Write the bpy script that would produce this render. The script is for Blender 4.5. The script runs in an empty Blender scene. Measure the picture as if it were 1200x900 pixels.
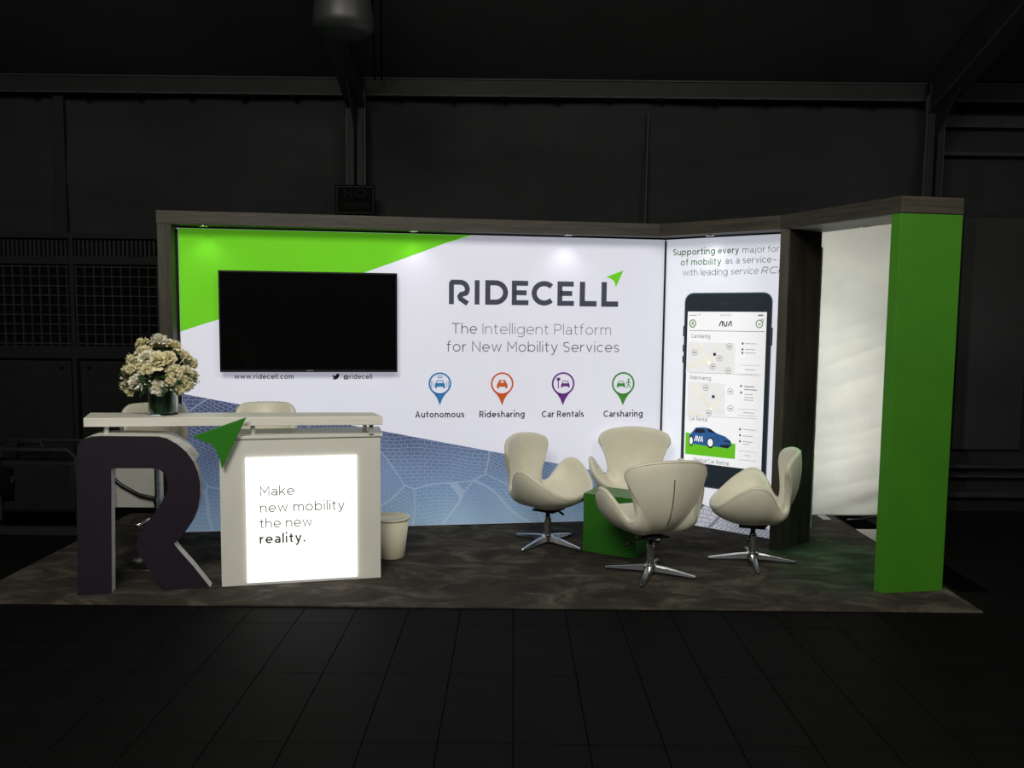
import bpy, math, random
from math import sin, cos, pi, radians
from mathutils import Vector, Matrix, noise
random.seed(7)
scn = bpy.context.scene
col = scn.collection
# ------------------------------------------------------------ camera
F, H = 950.0, 1.75
PITCH = math.atan(80 / F); ROLL = 0.0104
FW = Vector((0, cos(PITCH), -sin(PITCH))); UP0 = Vector((0, sin(PITCH), cos(PITCH))); R0 = Vector((1, 0, 0))
RT = R0 * cos(ROLL) + UP0 * sin(ROLL); UP = -R0 * sin(ROLL) + UP0 * cos(ROLL)
cam_d = bpy.data.cameras.new('camera'); cam = bpy.data.objects.new('camera', cam_d); col.objects.link(cam)
cam_d.sensor_width = 36; cam_d.sensor_fit = 'HORIZONTAL'; cam_d.lens = F / 1200 * 36
cam.matrix_world = Matrix(((RT.x, UP.x, -FW.x, 0), (RT.y, UP.y, -FW.y, 0), (RT.z, UP.z, -FW.z, H), (0, 0, 0, 1)))
scn.camera = cam
# ------------------------------------------------------------ world, hall lamps, exposure
scn.view_settings.view_transform = 'Standard'; scn.view_settings.look = 'None'
scn.view_settings.gamma = 1; scn.view_settings.use_curve_mapping = False
scn.view_settings.exposure = 0.0
wd = bpy.data.worlds.new('world'); scn.world = wd; wd.use_nodes = True
wd.node_tree.nodes['Background'].inputs[0].default_value = (0.9, 0.92, 1, 1)
wd.node_tree.nodes['Background'].inputs[1].default_value = 0.06

def area(name, loc, target, sx, sy, power, color=(1, 1, 1), spread=180):
    l = bpy.data.lights.new(name, 'AREA'); l.shape = 'RECTANGLE'; l.size = sx; l.size_y = sy
    l.energy = power; l.color = color; l.spread = radians(spread)
    o = bpy.data.objects.new(name, l); col.objects.link(o); o.location = loc
    o.rotation_euler = (Vector(target) - Vector(loc)).to_track_quat('-Z', 'Y').to_euler()
    return o
area('hall_lamp', (-1.5, -0.5, 5.2), (-0.9, 5.2, 0.6), 2.5, 2.0, 260, (1, 0.965, 0.85))
area('hall_lamp', (3.0, 0.5, 5.2), (1.6, 5.6, 0.6), 2.0, 2.0, 105, (1, 0.965, 0.85))
area('hall_lamp', (0.0, 5.4, 5.4), (0, 5.6, 0), 3.5, 1.2, 150, (1, 0.975, 0.90), 120)

def spot(name, loc, target, power, size, blend=0.6, color=(1, 1, 1), radius=0.03):
    l = bpy.data.lights.new(name, 'SPOT'); l.energy = power; l.spot_size = radians(size); l.spot_blend = blend
    l.color = color; l.shadow_soft_size = radius
    o = bpy.data.objects.new(name, l); col.objects.link(o); o.location = loc
    o.rotation_euler = (Vector(target) - Vector(loc)).to_track_quat('-Z', 'Y').to_euler()
    return o

# ------------------------------------------------------------ materials
MATS = {}
def mat(name, c, rough=0.5, metal=0.0, var=0.08, scale=8.0, bump=0.0, bscale=60.0, emis=0.0, ecol=None, stretch=None,
        trans=0.0, spec=None, sheen=0.0, c2=None, coat=0.0):
    if name in MATS: return MATS[name]
    m = bpy.data.materials.new(name); m.use_nodes = True; nt = m.node_tree; N = nt.nodes; L = nt.links
    b = N['Principled BSDF']
    b.inputs['Roughness'].default_value = rough; b.inputs['Metallic'].default_value = metal
    if trans: b.inputs['Transmission Weight'].default_value = trans
    if spec is not None: b.inputs['Specular IOR Level'].default_value = spec
    if sheen: b.inputs['Sheen Weight'].default_value = sheen
    if coat: b.inputs['Coat Weight'].default_value = coat
    tc = N.new('ShaderNodeTexCoord'); mp = N.new('ShaderNodeMapping'); L.new(tc.outputs['Object'], mp.inputs[0])
    if stretch: mp.inputs['Scale'].default_value = stretch
    nz = N.new('ShaderNodeTexNoise'); nz.inputs['Scale'].default_value = scale; nz.inputs['Detail'].default_value = 6
    nz.inputs['Roughness'].default_value = 0.6
    L.new(mp.outputs[0], nz.inputs[0])
    rp = N.new('ShaderNodeValToRGB'); L.new(nz.outputs[0], rp.inputs[0])
    rp.color_ramp.elements[0].position = 0.32; rp.color_ramp.elements[1].position = 0.68
    d = [max(0, x * (1 - var)) for x in c]; e = c2 if c2 else [min(1, x * (1 + var)) for x in c]
    rp.color_ramp.elements[0].color = (*d, 1); rp.color_ramp.elements[1].color = (*e, 1)
    L.new(rp.outputs[0], b.inputs['Base Color'])
    if emis:
        if ecol: b.inputs['Emission Color'].default_value = (*ecol, 1)
        else: L.new(rp.outputs[0], b.inputs['Emission Color'])
        b.inputs['Emission Strength'].default_value = emis
    if bump:
        n2 = N.new('ShaderNodeTexNoise'); n2.inputs['Scale'].default_value = bscale; n2.inputs['Detail'].default_value = 4
        L.new(mp.outputs[0], n2.inputs[0])
        bp = N.new('ShaderNodeBump'); bp.inputs['Strength'].default_value = bump; bp.inputs['Distance'].default_value = 0.01
        L.new(n2.outputs[0], bp.inputs['Height']); L.new(bp.outputs[0], b.inputs['Normal'])
    MATS[name] = m
    return m

def s2l(r, g, b):
    f = lambda v: (v / 255 / 12.92) if v / 255 <= 0.04045 else ((v / 255 + 0.055) / 1.055) ** 2.4
    return (f(r), f(g), f(b))

EM = 0.43      # backlight of the tensioned fabric graphics
M_fab = mat('backlit_white_fabric', s2l(223, 224, 240), 0.8, var=0.015, scale=3, emis=EM, spec=0.1)
M_fab2 = mat('backlit_side_fabric', s2l(234, 237, 250), 0.8, var=0.015, scale=3, emis=EM * 1.12, spec=0.1)
M_fgreen = mat('backlit_green_print', s2l(112, 208, 42), 0.8, var=0.03, scale=2, emis=EM * 0.85, spec=0.1)
M_wood = mat('grey_brown_laminate', (0.037, 0.033, 0.023), 0.55, var=0.45, scale=5, stretch=(3, 3, 0.35), bump=0.25, bscale=18)
M_woodh = mat('grey_brown_laminate_lengthwise', (0.044, 0.038, 0.027), 0.55, var=0.45, scale=5, stretch=(0.4, 0.4, 7), bump=0.25, bscale=18)
M_green = mat('green_laminate', s2l(64, 130, 28), 0.45, var=0.06, scale=3)
M_cube = mat('green_table_laminate', s2l(46, 112, 28), 0.4, var=0.06, scale=3)
M_white = mat('white_laminate', (0.78, 0.775, 0.72), 0.38, var=0.03, scale=4)
M_whitew = mat('white_woodgrain_laminate', (0.88, 0.86, 0.80), 0.4, var=0.04, scale=5, stretch=(0.7, 6, 20))
M_slate = mat('dark_violet_slate_paint', (0.017, 0.011, 0.021), 0.6, var=0.1, scale=9, bump=0.05, spec=0.3)
M_slated = mat('slate_print', s2l(62, 64, 82), 0.7, var=0.05)
M_brand = mat('brand_slate_print', s2l(74, 76, 100), 0.7, var=0.06, scale=20, emis=.12)
M_ink = mat('dark_ink', s2l(40, 42, 62), 0.7, var=0.05)
M_inkgrey = mat('grey_ink', s2l(108, 108, 116), 0.7, var=0.05)
M_inklight = mat('pale_grey_ink', s2l(150, 150, 156), 0.7, var=0.05)
M_inkmark = mat('dark_grey_ink', s2l(70, 70, 66), 0.7, var=0.05)
M_inkgreen = mat('dark_green_ink', s2l(62, 130, 60), 0.7, var=0.05)
M_leather = mat('white_leatherette', (0.76, 0.73, 0.60), 0.42, var=0.05, scale=6, bump=0.08, bscale=90)
M_piping = mat('dark_seam_thread', (0.05, 0.04, 0.03), 0.6)
M_alu = mat('brushed_aluminium', (0.75, 0.74, 0.70), 0.42, 0.6, var=0.04)
M_chrome = mat('polished_chrome', (0.85, 0.85, 0.83), 0.2, 1.0, var=0.05)
M_blackm = mat('black_metal', (0.02, 0.02, 0.022), 0.35, 0.3)
M_black = mat('black_plastic', (0.008, 0.008, 0.009), 0.3)
M_screen = mat('switched_off_screen', (0.0015, 0.0015, 0.002), 0.12, var=0.1, spec=0.25)
M_bin = mat('cream_plastic', (0.84, 0.80, 0.62), 0.5, var=0.04)
M_light = mat('lit_sign_acrylic', (0.9, 0.9, 0.9), 0.4, emis=1.0, ecol=(1, 1, 1), var=0.01)
M_lens = mat('lit_downlight_lens', (0.9, 0.9, 0.9), 0.3, emis=6.0, ecol=(1, 1, 1))
M_lensg = mat('lit_greenish_downlight_lens', (0.9, 0.9, 0.9), 0.3, emis=4.0, ecol=(0.6, 1, 0.85))
M_sofit = mat('white_soffit', (0.6, 0.59, 0.56), 0.5)
# dark hall: darkness is put into the tent, roof and floor base colours
M_tent = mat('darkened_tent_fabric', (0.0165, 0.017, 0.0185), 0.85, var=0.12, scale=1.2, spec=0.1)
M_tentp = mat('darkened_tent_panel', (0.026, 0.027, 0.028), 0.85, var=0.25, scale=0.7, spec=0.1)
M_roof = mat('darkened_roof_fabric', (0.034, 0.035, 0.037), 0.9, var=0.2, scale=0.6, spec=0.05)
M_truss = mat('dark_aluminium', (0.011, 0.011, 0.012), 0.6, 0.0, var=0.2, spec=0.15)
M_trussl = mat('paler_dark_aluminium', (0.024, 0.024, 0.026), 0.6, 0.0, var=0.15, spec=0.15)
M_void = mat('black_void', (0.004, 0.004, 0.004), 0.9, spec=0.0)
M_unit = mat('dark_enamel', (0.010, 0.010, 0.011), 0.6, var=0.15, spec=0.15)
M_unitl = mat('worn_dark_enamel', (0.020, 0.020, 0.022), 0.6, var=0.2, spec=0.15)
M_floor = mat('darkened_floor_board', (0.0046, 0.0046, 0.0049), 0.7, var=0.2, scale=2.5, spec=0.05, stretch=(1, 3, 1))
M_floorj = mat('floor_joint', (0.0022, 0.0022, 0.0022), 0.9, spec=0.0)
M_tentw = mat('white_tent_wall', (0.62, 0.62, 0.58), 0.7, var=0.05, scale=3)  # undarkened tone of the same tent wall
M_lamp = mat('grey_lamp_glass', (0.020, 0.020, 0.021), 0.5, var=0.03)
M_pale = mat('pale_grey', (0.38, 0.37, 0.36), 0.6, var=0.05)

def carpet_mat():
    m = bpy.data.materials.new('mottled_carpet'); m.use_nodes = True; N = m.node_tree.nodes; L = m.node_tree.links
    b = N['Principled BSDF']; b.inputs['Roughness'].default_value = 0.95; b.inputs['Specular IOR Level'].default_value = 0.1
    tc = N.new('ShaderNodeTexCoord'); mp = N.new('ShaderNodeMapping'); mp.inputs['Scale'].default_value = (1, 1.8, 1)
    mp.inputs['Rotation'].default_value = (0, 0, 0.5)
    L.new(tc.outputs['Object'], mp.inputs[0])
    n1 = N.new('ShaderNodeTexNoise'); n1.inputs['Scale'].default_value = 2.6; n1.inputs['Detail'].default_value = 8; n1.inputs['Roughness'].default_value = 0.68; n1.inputs['Distortion'].default_value = 0.9
    n2 = N.new('ShaderNodeTexNoise'); n2.inputs['Scale'].default_value = 260; n2.inputs['Detail'].default_value = 2
    L.new(mp.outputs[0], n1.inputs[0]); L.new(tc.outputs['Object'], n2.inputs[0])
    r = N.new('ShaderNodeValToRGB'); L.new(n1.outputs[0], r.inputs[0])
    e = r.color_ramp.elements; e[0].position = 0.36; e[0].color = (0.038, 0.033, 0.028, 1); e[1].position = 0.68; e[1].color = (0.155, 0.14, 0.11, 1)
    x = e.new(0.5); x.color = (0.062, 0.055, 0.046, 1)
    mx = N.new('ShaderNodeMixRGB'); mx.blend_type = 'MULTIPLY'; mx.inputs[0].default_value = 0.45
    L.new(r.outputs[0], mx.inputs[1]); L.new(n2.outputs[0], mx.inputs[2]); L.new(mx.outputs[0], b.inputs['Base Color'])
    bp = N.new('ShaderNodeBump'); bp.inputs['Strength'].default_value = 0.5; bp.inputs['Distance'].default_value = 0.004
    L.new(n2.outputs[0], bp.inputs['Height']); L.new(bp.outputs[0], b.inputs['Normal'])
    return m
M_carpet = carpet_mat()

def map_mat(name, rampcols, line, em, scale=1.0, mix=0.5, axis=1):
    """city street plan printed over a colour wash; uses the plane UVs (metres)"""
    m = bpy.data.materials.new(name); m.use_nodes = True; N = m.node_tree.nodes; L = m.node_tree.links
    b = N['Principled BSDF']; b.inputs['Roughness'].default_value = 0.8; b.inputs['Specular IOR Level'].default_value = 0.1
    uv = N.new('ShaderNodeTexCoord')
    dn = N.new('ShaderNodeTexNoise'); dn.inputs['Scale'].default_value = 0.9; L.new(uv.outputs['UV'], dn.inputs[0])
    ad = N.new('ShaderNodeMixRGB'); ad.blend_type = 'ADD'; ad.inputs[0].default_value = 0.25
    L.new(uv.outputs['UV'], ad.inputs[1]); L.new(dn.outputs['Color'], ad.inputs[2])
    vo = N.new('ShaderNodeTexVoronoi'); vo.inputs['Scale'].default_value = 1.3 * scale; L.new(ad.outputs[0], vo.inputs[0])
    ve = N.new('ShaderNodeTexVoronoi'); ve.feature = 'DISTANCE_TO_EDGE'; ve.inputs['Scale'].default_value = 1.3 * scale; L.new(ad.outputs[0], ve.inputs[0])
    outs = []
    for rot, bw, rh in ((0.06, 0.055, 0.030), (0.52, 0.040, 0.026), (-0.85, 0.045, 0.022)):
        mp = N.new('ShaderNodeMapping'); mp.inputs['Rotation'].default_value = (0, 0, rot); L.new(ad.outputs[0], mp.inputs[0])
        br = N.new('ShaderNodeTexBrick'); br.inputs['Scale'].default_value = scale; br.inputs['Brick Width'].default_value = bw; br.inputs['Row Height'].default_value = rh
        br.inputs['Mortar Size'].default_value = 0.0022; br.inputs['Mortar Smooth'].default_value = 0.3
        br.offset = 0.37; br.inputs['Color1'].default_value = (0, 0, 0, 1); br.inputs['Color2'].default_value = (0, 0, 0, 1); br.inputs['Mortar'].default_value = (1, 1, 1, 1)
        L.new(mp.outputs[0], br.inputs[0]); outs.append(br.outputs['Color'])
    sp = N.new('ShaderNodeSeparateColor'); L.new(vo.outputs['Color'], sp.inputs[0])
    g1 = N.new('ShaderNodeMath'); g1.operation = 'GREATER_THAN'; g1.inputs[1].default_value = 0.55; L.new(sp.outputs[0], g1.inputs[0])
    g2 = N.new('ShaderNodeMath'); g2.operation = 'GREATER_THAN'; g2.inputs[1].default_value = 0.6; L.new(sp.outputs[1], g2.inputs[0])
    m1 = N.new('ShaderNodeMixRGB'); L.new(g1.outputs[0], m1.inputs[0]); L.new(outs[0], m1.inputs[1]); L.new(outs[1], m1.inputs[2])
    m2 = N.new('ShaderNodeMixRGB'); L.new(g2.outputs[0], m2.inputs[0]); L.new(m1.outputs[0], m2.inputs[1]); L.new(outs[2], m2.inputs[2])
    le = N.new('ShaderNodeMath'); le.operation = 'LESS_THAN'; le.inputs[1].default_value = 0.007; L.new(ve.outputs['Distance'], le.inputs[0])
    mxx = N.new('ShaderNodeMath'); mxx.operation = 'MAXIMUM'; L.new(m2.outputs[0], mxx.inputs[0]); L.new(le.outputs[0], mxx.inputs[1])
    fc = N.new('ShaderNodeMath'); fc.operation = 'MULTIPLY'; fc.inputs[1].default_value = mix; L.new(mxx.outputs[0], fc.inputs[0])
    # colour wash across the print
    sx = N.new('ShaderNodeSeparateXYZ'); L.new(uv.outputs['UV'], sx.inputs[0])
    wn = N.new('ShaderNodeTexNoise'); wn.inputs['Scale'].default_value = 2.2; wn.inputs['Detail'].default_value = 4; L.new(uv.outputs['UV'], wn.inputs[0])
    wa = N.new('ShaderNodeMath'); wa.operation = 'MULTIPLY_ADD'; wa.inputs[1].default_value = 0.35
    L.new(wn.outputs[0], wa.inputs[0]); L.new(sx.outputs[axis], wa.inputs[2])
    r = N.new('ShaderNodeValToRGB'); L.new(wa.outputs[0], r.inputs[0])
    els = r.color_ramp.elements
    els[0].position, c0 = rampcols[0]; els[0].color = (*c0, 1)
    els[1].position, c1 = rampcols[-1]; els[1].color = (*c1, 1)
    for p, c in rampcols[1:-1]:
        e = els.new(p); e.color = (*c, 1)
    mf = N.new('ShaderNodeMixRGB'); L.new(fc.outputs[0], mf.inputs[0]); L.new(r.outputs[0], mf.inputs[1]); mf.inputs[2].default_value = (*line, 1)
    L.new(mf.outputs[0], b.inputs['Base Color']); L.new(mf.outputs[0], b.inputs['Emission Color']); b.inputs['Emission Strength'].default_value = em
    return m
M_map = map_mat('backlit_street_plan_print', [(0.2, s2l(148, 178, 206)), (0.5, s2l(124, 152, 192)), (0.85, s2l(98, 114, 152)), (1.3, s2l(80, 90, 128))], s2l(205, 220, 236), EM * 0.8, mix=0.33)
M_map2 = map_mat('backlit_grey_street_plan_print', [(0.0, s2l(206, 208, 218)), (1.0, s2l(196, 198, 214))], s2l(100, 102, 134), EM * 0.9, scale=0.8, mix=0.75)
M_fslate = mat('backlit_slate_print', s2l(98, 104, 132), 0.8, var=0.06, scale=20, emis=EM * 0.7, spec=0.1)

def glass_mat():
    m = bpy.data.materials.new('clear_glass'); m.use_nodes = True; N = m.node_tree.nodes; L = m.node_tree.links
    b = N['Principled BSDF']; b.inputs['Roughness'].default_value = 0.03; b.inputs['Transmission Weight'].default_value = 1.0
    b.inputs['IOR'].default_value = 1.45
    n = N.new('ShaderNodeTexNoise'); n.inputs['Scale'].default_value = 3
    r = N.new('ShaderNodeValToRGB'); L.new(n.outputs[0], r.inputs[0])
    r.color_ramp.elements[0].color = (0.82, 0.95, 0.86, 1); r.color_ramp.elements[1].color = (0.9, 1, 0.93, 1)
    L.new(r.outputs[0], b.inputs['Base Color'])
    return m
M_glass = glass_mat()

# ------------------------------------------------------------ mesh helpers
class MB:
    def __init__(s): s.v = []; s.f = []; s.uv = None; s.sm = False
    def add(s, verts, faces):
        k = len(s.v); s.v += [Vector(p) for p in verts]; s.f += [tuple(i + k for i in f) for f in faces]; return s
    def box(s, c, size, rz=0.0, M=None):
        hx, hy, hz = size[0] / 2, size[1] / 2, size[2] / 2
        pts = [Vector((x, y, z)) for z in (-hz, hz) for x, y in ((-hx, -hy), (hx, -hy), (hx, hy), (-hx, hy))]
        Rm = M if M else Matrix.Rotation(rz, 3, 'Z')
        return s.add([Rm @ p + Vector(c) for p in pts], [(3, 2, 1, 0), (4, 5, 6, 7), (0, 1, 5, 4), (1, 2, 6, 5), (2, 3, 7, 6), (3, 0, 4, 7)])
    def bar(s, a, b, w, t=None):
        a, b = Vector(a), Vector(b); d = b - a; q = d.to_track_quat('Z', 'Y').to_matrix()
        return s.box((a + b) / 2, (w, t if t else w, d.length), M=q)
    def prism(s, poly, z0, z1):
        n = len(poly)
        return s.add([(x, y, z0) for x, y in poly] + [(x, y, z1) for x, y in poly],
                     [tuple(range(n))[::-1], tuple(range(n, 2 * n))] + [(i, (i + 1) % n, n + (i + 1) % n, n + i) for i in range(n)])
    def tube(s, pts, r, n=10, caps=True):
        pts = [Vector(p) for p in pts]; k = len(s.v); rs = r if isinstance(r, (list, tuple)) else [r] * len(pts)
        for i, p in enumerate(pts):
            d = (pts[min(i + 1, len(pts) - 1)] - pts[max(i - 1, 0)]).normalized()
            ref = Vector((0, 0, 1)) if abs(d.z) < 0.95 else Vector((1, 0, 0))
            u = d.cross(ref).normalized(); w = d.cross(u)
            for j in range(n):
                a = 2 * pi * j / n; s.v.append(p + (u * cos(a) + w * sin(a)) * rs[i])
        for i in range(len(pts) - 1):
            for j in range(n):
                s.f.append((k + i * n + j, k + i * n + (j + 1) % n, k + (i + 1) * n + (j + 1) % n, k + (i + 1) * n + j))
        if caps:
            s.f.append(tuple(k + j for j in range(n))[::-1]); s.f.append(tuple(k + (len(pts) - 1) * n + j for j in range(n)))
        return s
    def lathe(s, c, prof, n=32):
        k = len(s.v); c = Vector(c)
        for r, z in prof:
            for j in range(n):
                a = 2 * pi * j / n; s.v.append(c + Vector((r * cos(a), r * sin(a), z)))
        for i in range(len(prof) - 1):
            for j in range(n):
                s.f.append((k + i * n + j, k + i * n + (j + 1) % n, k + (i + 1) * n + (j + 1) % n, k + (i + 1) * n + j))
        if prof[0][0] > 1e-4: s.f.append(tuple(k + j for j in range(n))[::-1])
        if prof[-1][0] > 1e-4: s.f.append(tuple(k + (len(prof) - 1) * n + j for j in range(n)))
        return s

ORG = {}
def empty(name, loc, label, cat, group=None):
    o = bpy.data.objects.new(name, None); col.objects.link(o); o.location = loc; o.empty_display_size = 0.1
    o['label'] = label; o['category'] = cat
    if group: o['group'] = group
    ORG[o.name] = Vector(loc); return o
def build(name, mb, m, parent=None, smooth=False, bevel=0.0, label=None, subsurf=0, solid=0.0):
    org = ORG.get(parent.name, Vector()) if parent else Vector()
    me = bpy.data.meshes.new(name); me.from_pydata([tuple(p - org) for p in mb.v], [], mb.f); me.update()
    if mb.uv:
        ul = me.uv_layers.new(name='UVMap')
        for lp in me.loops: ul.data[lp.index].uv = mb.uv[lp.vertex_index]
    me.materials.append(m)
    if smooth:
        me.polygons.foreach_set('use_smooth', [True] * len(me.polygons))
    o = bpy.data.objects.new(name, me); col.objects.link(o)
    if parent: o.parent = parent; ORG[o.name] = org
    if solid:
        md = o.modifiers.new('s', 'SOLIDIFY'); md.thickness = solid; md.offset = 1 if solid > 0 else -1; md.use_even_offset = True
    if bevel:
        md = o.modifiers.new('b', 'BEVEL'); md.width = bevel; md.segments = 2; md.limit_method = 'ANGLE'
    if subsurf:
        md = o.modifiers.new('u', 'SUBSURF'); md.levels = subsurf; md.render_levels = subsurf
    if label: o['label'] = label
    return o
def tag(o, label, cat, group=None):
    o['label'] = label; o['category'] = cat
    if group: o['group'] = group
    return o
def struct(name, mb, m, **k):
    o = build(name, mb, m, **k); o['kind'] = 'structure'; return o
def box(c, s, rz=0.0): return MB().box(c, s, rz)
def copy_tree(o, parent=None):
    c = o.copy(); col.objects.link(c); c.parent = parent
    for ch in list(o.children): copy_tree(ch, c)
    return c

def ray(x, y): return FW + RT * ((x - 600) / F) - UP * ((y - 450) / F)
def fl(x, y, z=0.0):
    d = ray(x, y); t = (z - H) / d.z; return Vector((0, 0, H)) + d * t
class Plane:
    """a vertical board: u runs along it, v is height, off is the distance proud of it"""
    def __init__(s, P, ang):
        s.P = Vector((P[0], P[1], 0)); s.a = ang; s.D = Vector((cos(ang), sin(ang), 0)); s.N = Vector((sin(ang), -cos(ang), 0))
    def uv(s, x, y, off=0.0):
        d = ray(x, y); o = Vector((0, 0, H)); q = s.P + s.N * off; t = (q - o).dot(s.N) / d.dot(s.N); w = o + d * t
        return ((w - s.P).dot(s.D), w.z)
    def w(s, u, v, off=0.0): return s.P + s.D * u + s.N * off + Vector((0, 0, v))
    def poly(s, uvs, off=0.001, mb=None):
        """thin printed patch (concave outlines allowed, fan by tessellation)"""
        from mathutils.geometry import tessellate_polygon
        mb = mb or MB(); tris = tessellate_polygon([[Vector((a, b, 0)) for a, b in uvs]])
        k = len(mb.v)
        if mb.uv is None: mb.uv = []
        mb.v += [s.w(a, b, off) for a, b in uvs]; mb.uv += list(uvs)
        for t in tris:
            (x0, y0), (x1, y1), (x2, y2) = [uvs[i] for i in t]
            if (x1 - x0) * (y2 - y0) - (x2 - x0) * (y1 - y0) < 0: t = (t[0], t[2], t[1])
            mb.f.append(tuple(k + i for i in t))
        return mb
    def pxpoly(s, pts, off=0.001, mb=None): return s.poly([s.uv(x, y) for x, y in pts], off, mb)
    def slab(s, uvs, o0, o1, mb=None):
        """solid board between two offsets"""
        from mathutils.geometry import tessellate_polygon
        mb = mb or MB(); n = len(uvs); k = len(mb.v)
        ar = sum(uvs[i][0] * uvs[(i + 1) % n][1] - uvs[(i + 1) % n][0] * uvs[i][1] for i in range(n))
        if ar < 0: uvs = uvs[::-1]
        tris = tessellate_polygon([[Vector((a, b, 0)) for a, b in uvs]])
        mb.v += [s.w(a, b, o1) for a, b in uvs] + [s.w(a, b, o0) for a, b in uvs]
        for t in tris:
            (x0, y0), (x1, y1), (x2, y2) = [uvs[i] for i in t]
            if (x1 - x0) * (y2 - y0) - (x2 - x0) * (y1 - y0) < 0: t = (t[0], t[2], t[1])
            mb.f.append(tuple(k + i for i in t)); mb.f.append(tuple(k + n + i for i in t[::-1]))
        for i in range(n):
            j = (i + 1) % n; mb.f.append((k + i, k + n + i, k + n + j, k + j))
        return mb
    def rect(s, u0, v0, u1, v1, off=0.001, mb=None): return s.poly([(u0, v0), (u1, v0), (u1, v1), (u0, v1)], off, mb)
    def stroke(s, pts, w, off, mb, closed=False):
        """a flat pen line of width w"""
        if mb.uv is None: mb.uv = []
        P = [Vector(p) for p in pts]; n = len(P); k = len(mb.v)
        for i in range(n):
            if closed: a, b = P[(i - 1) % n], P[(i + 1) % n]
            else: a, b = P[max(i - 1, 0)], P[min(i + 1, n - 1)]
            d0 = (P[i] - a); d1 = (b - P[i])
            if d0.length < 1e-9: d0 = d1
            if d1.length < 1e-9: d1 = d0
            d0 = d0.normalized(); d1 = d1.normalized()
            n0 = Vector((-d0.y, d0.x)); n1 = Vector((-d1.y, d1.x)); m_ = (n0 + n1)
            if m_.length < 1e-6: m_ = n0
            m_ = m_.normalized(); l = w / 2 / max(0.45, m_.dot(n0))
            for q in (P[i] + m_ * l, P[i] - m_ * l):
                mb.v.append(s.w(q.x, q.y, off)); mb.uv.append((q.x, q.y))
        for i in range(n if closed else n - 1):
            j = (i + 1) % n; mb.f.append((k + 2 * i, k + 2 * i + 1, k + 2 * j + 1, k + 2 * j))
        return mb

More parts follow.
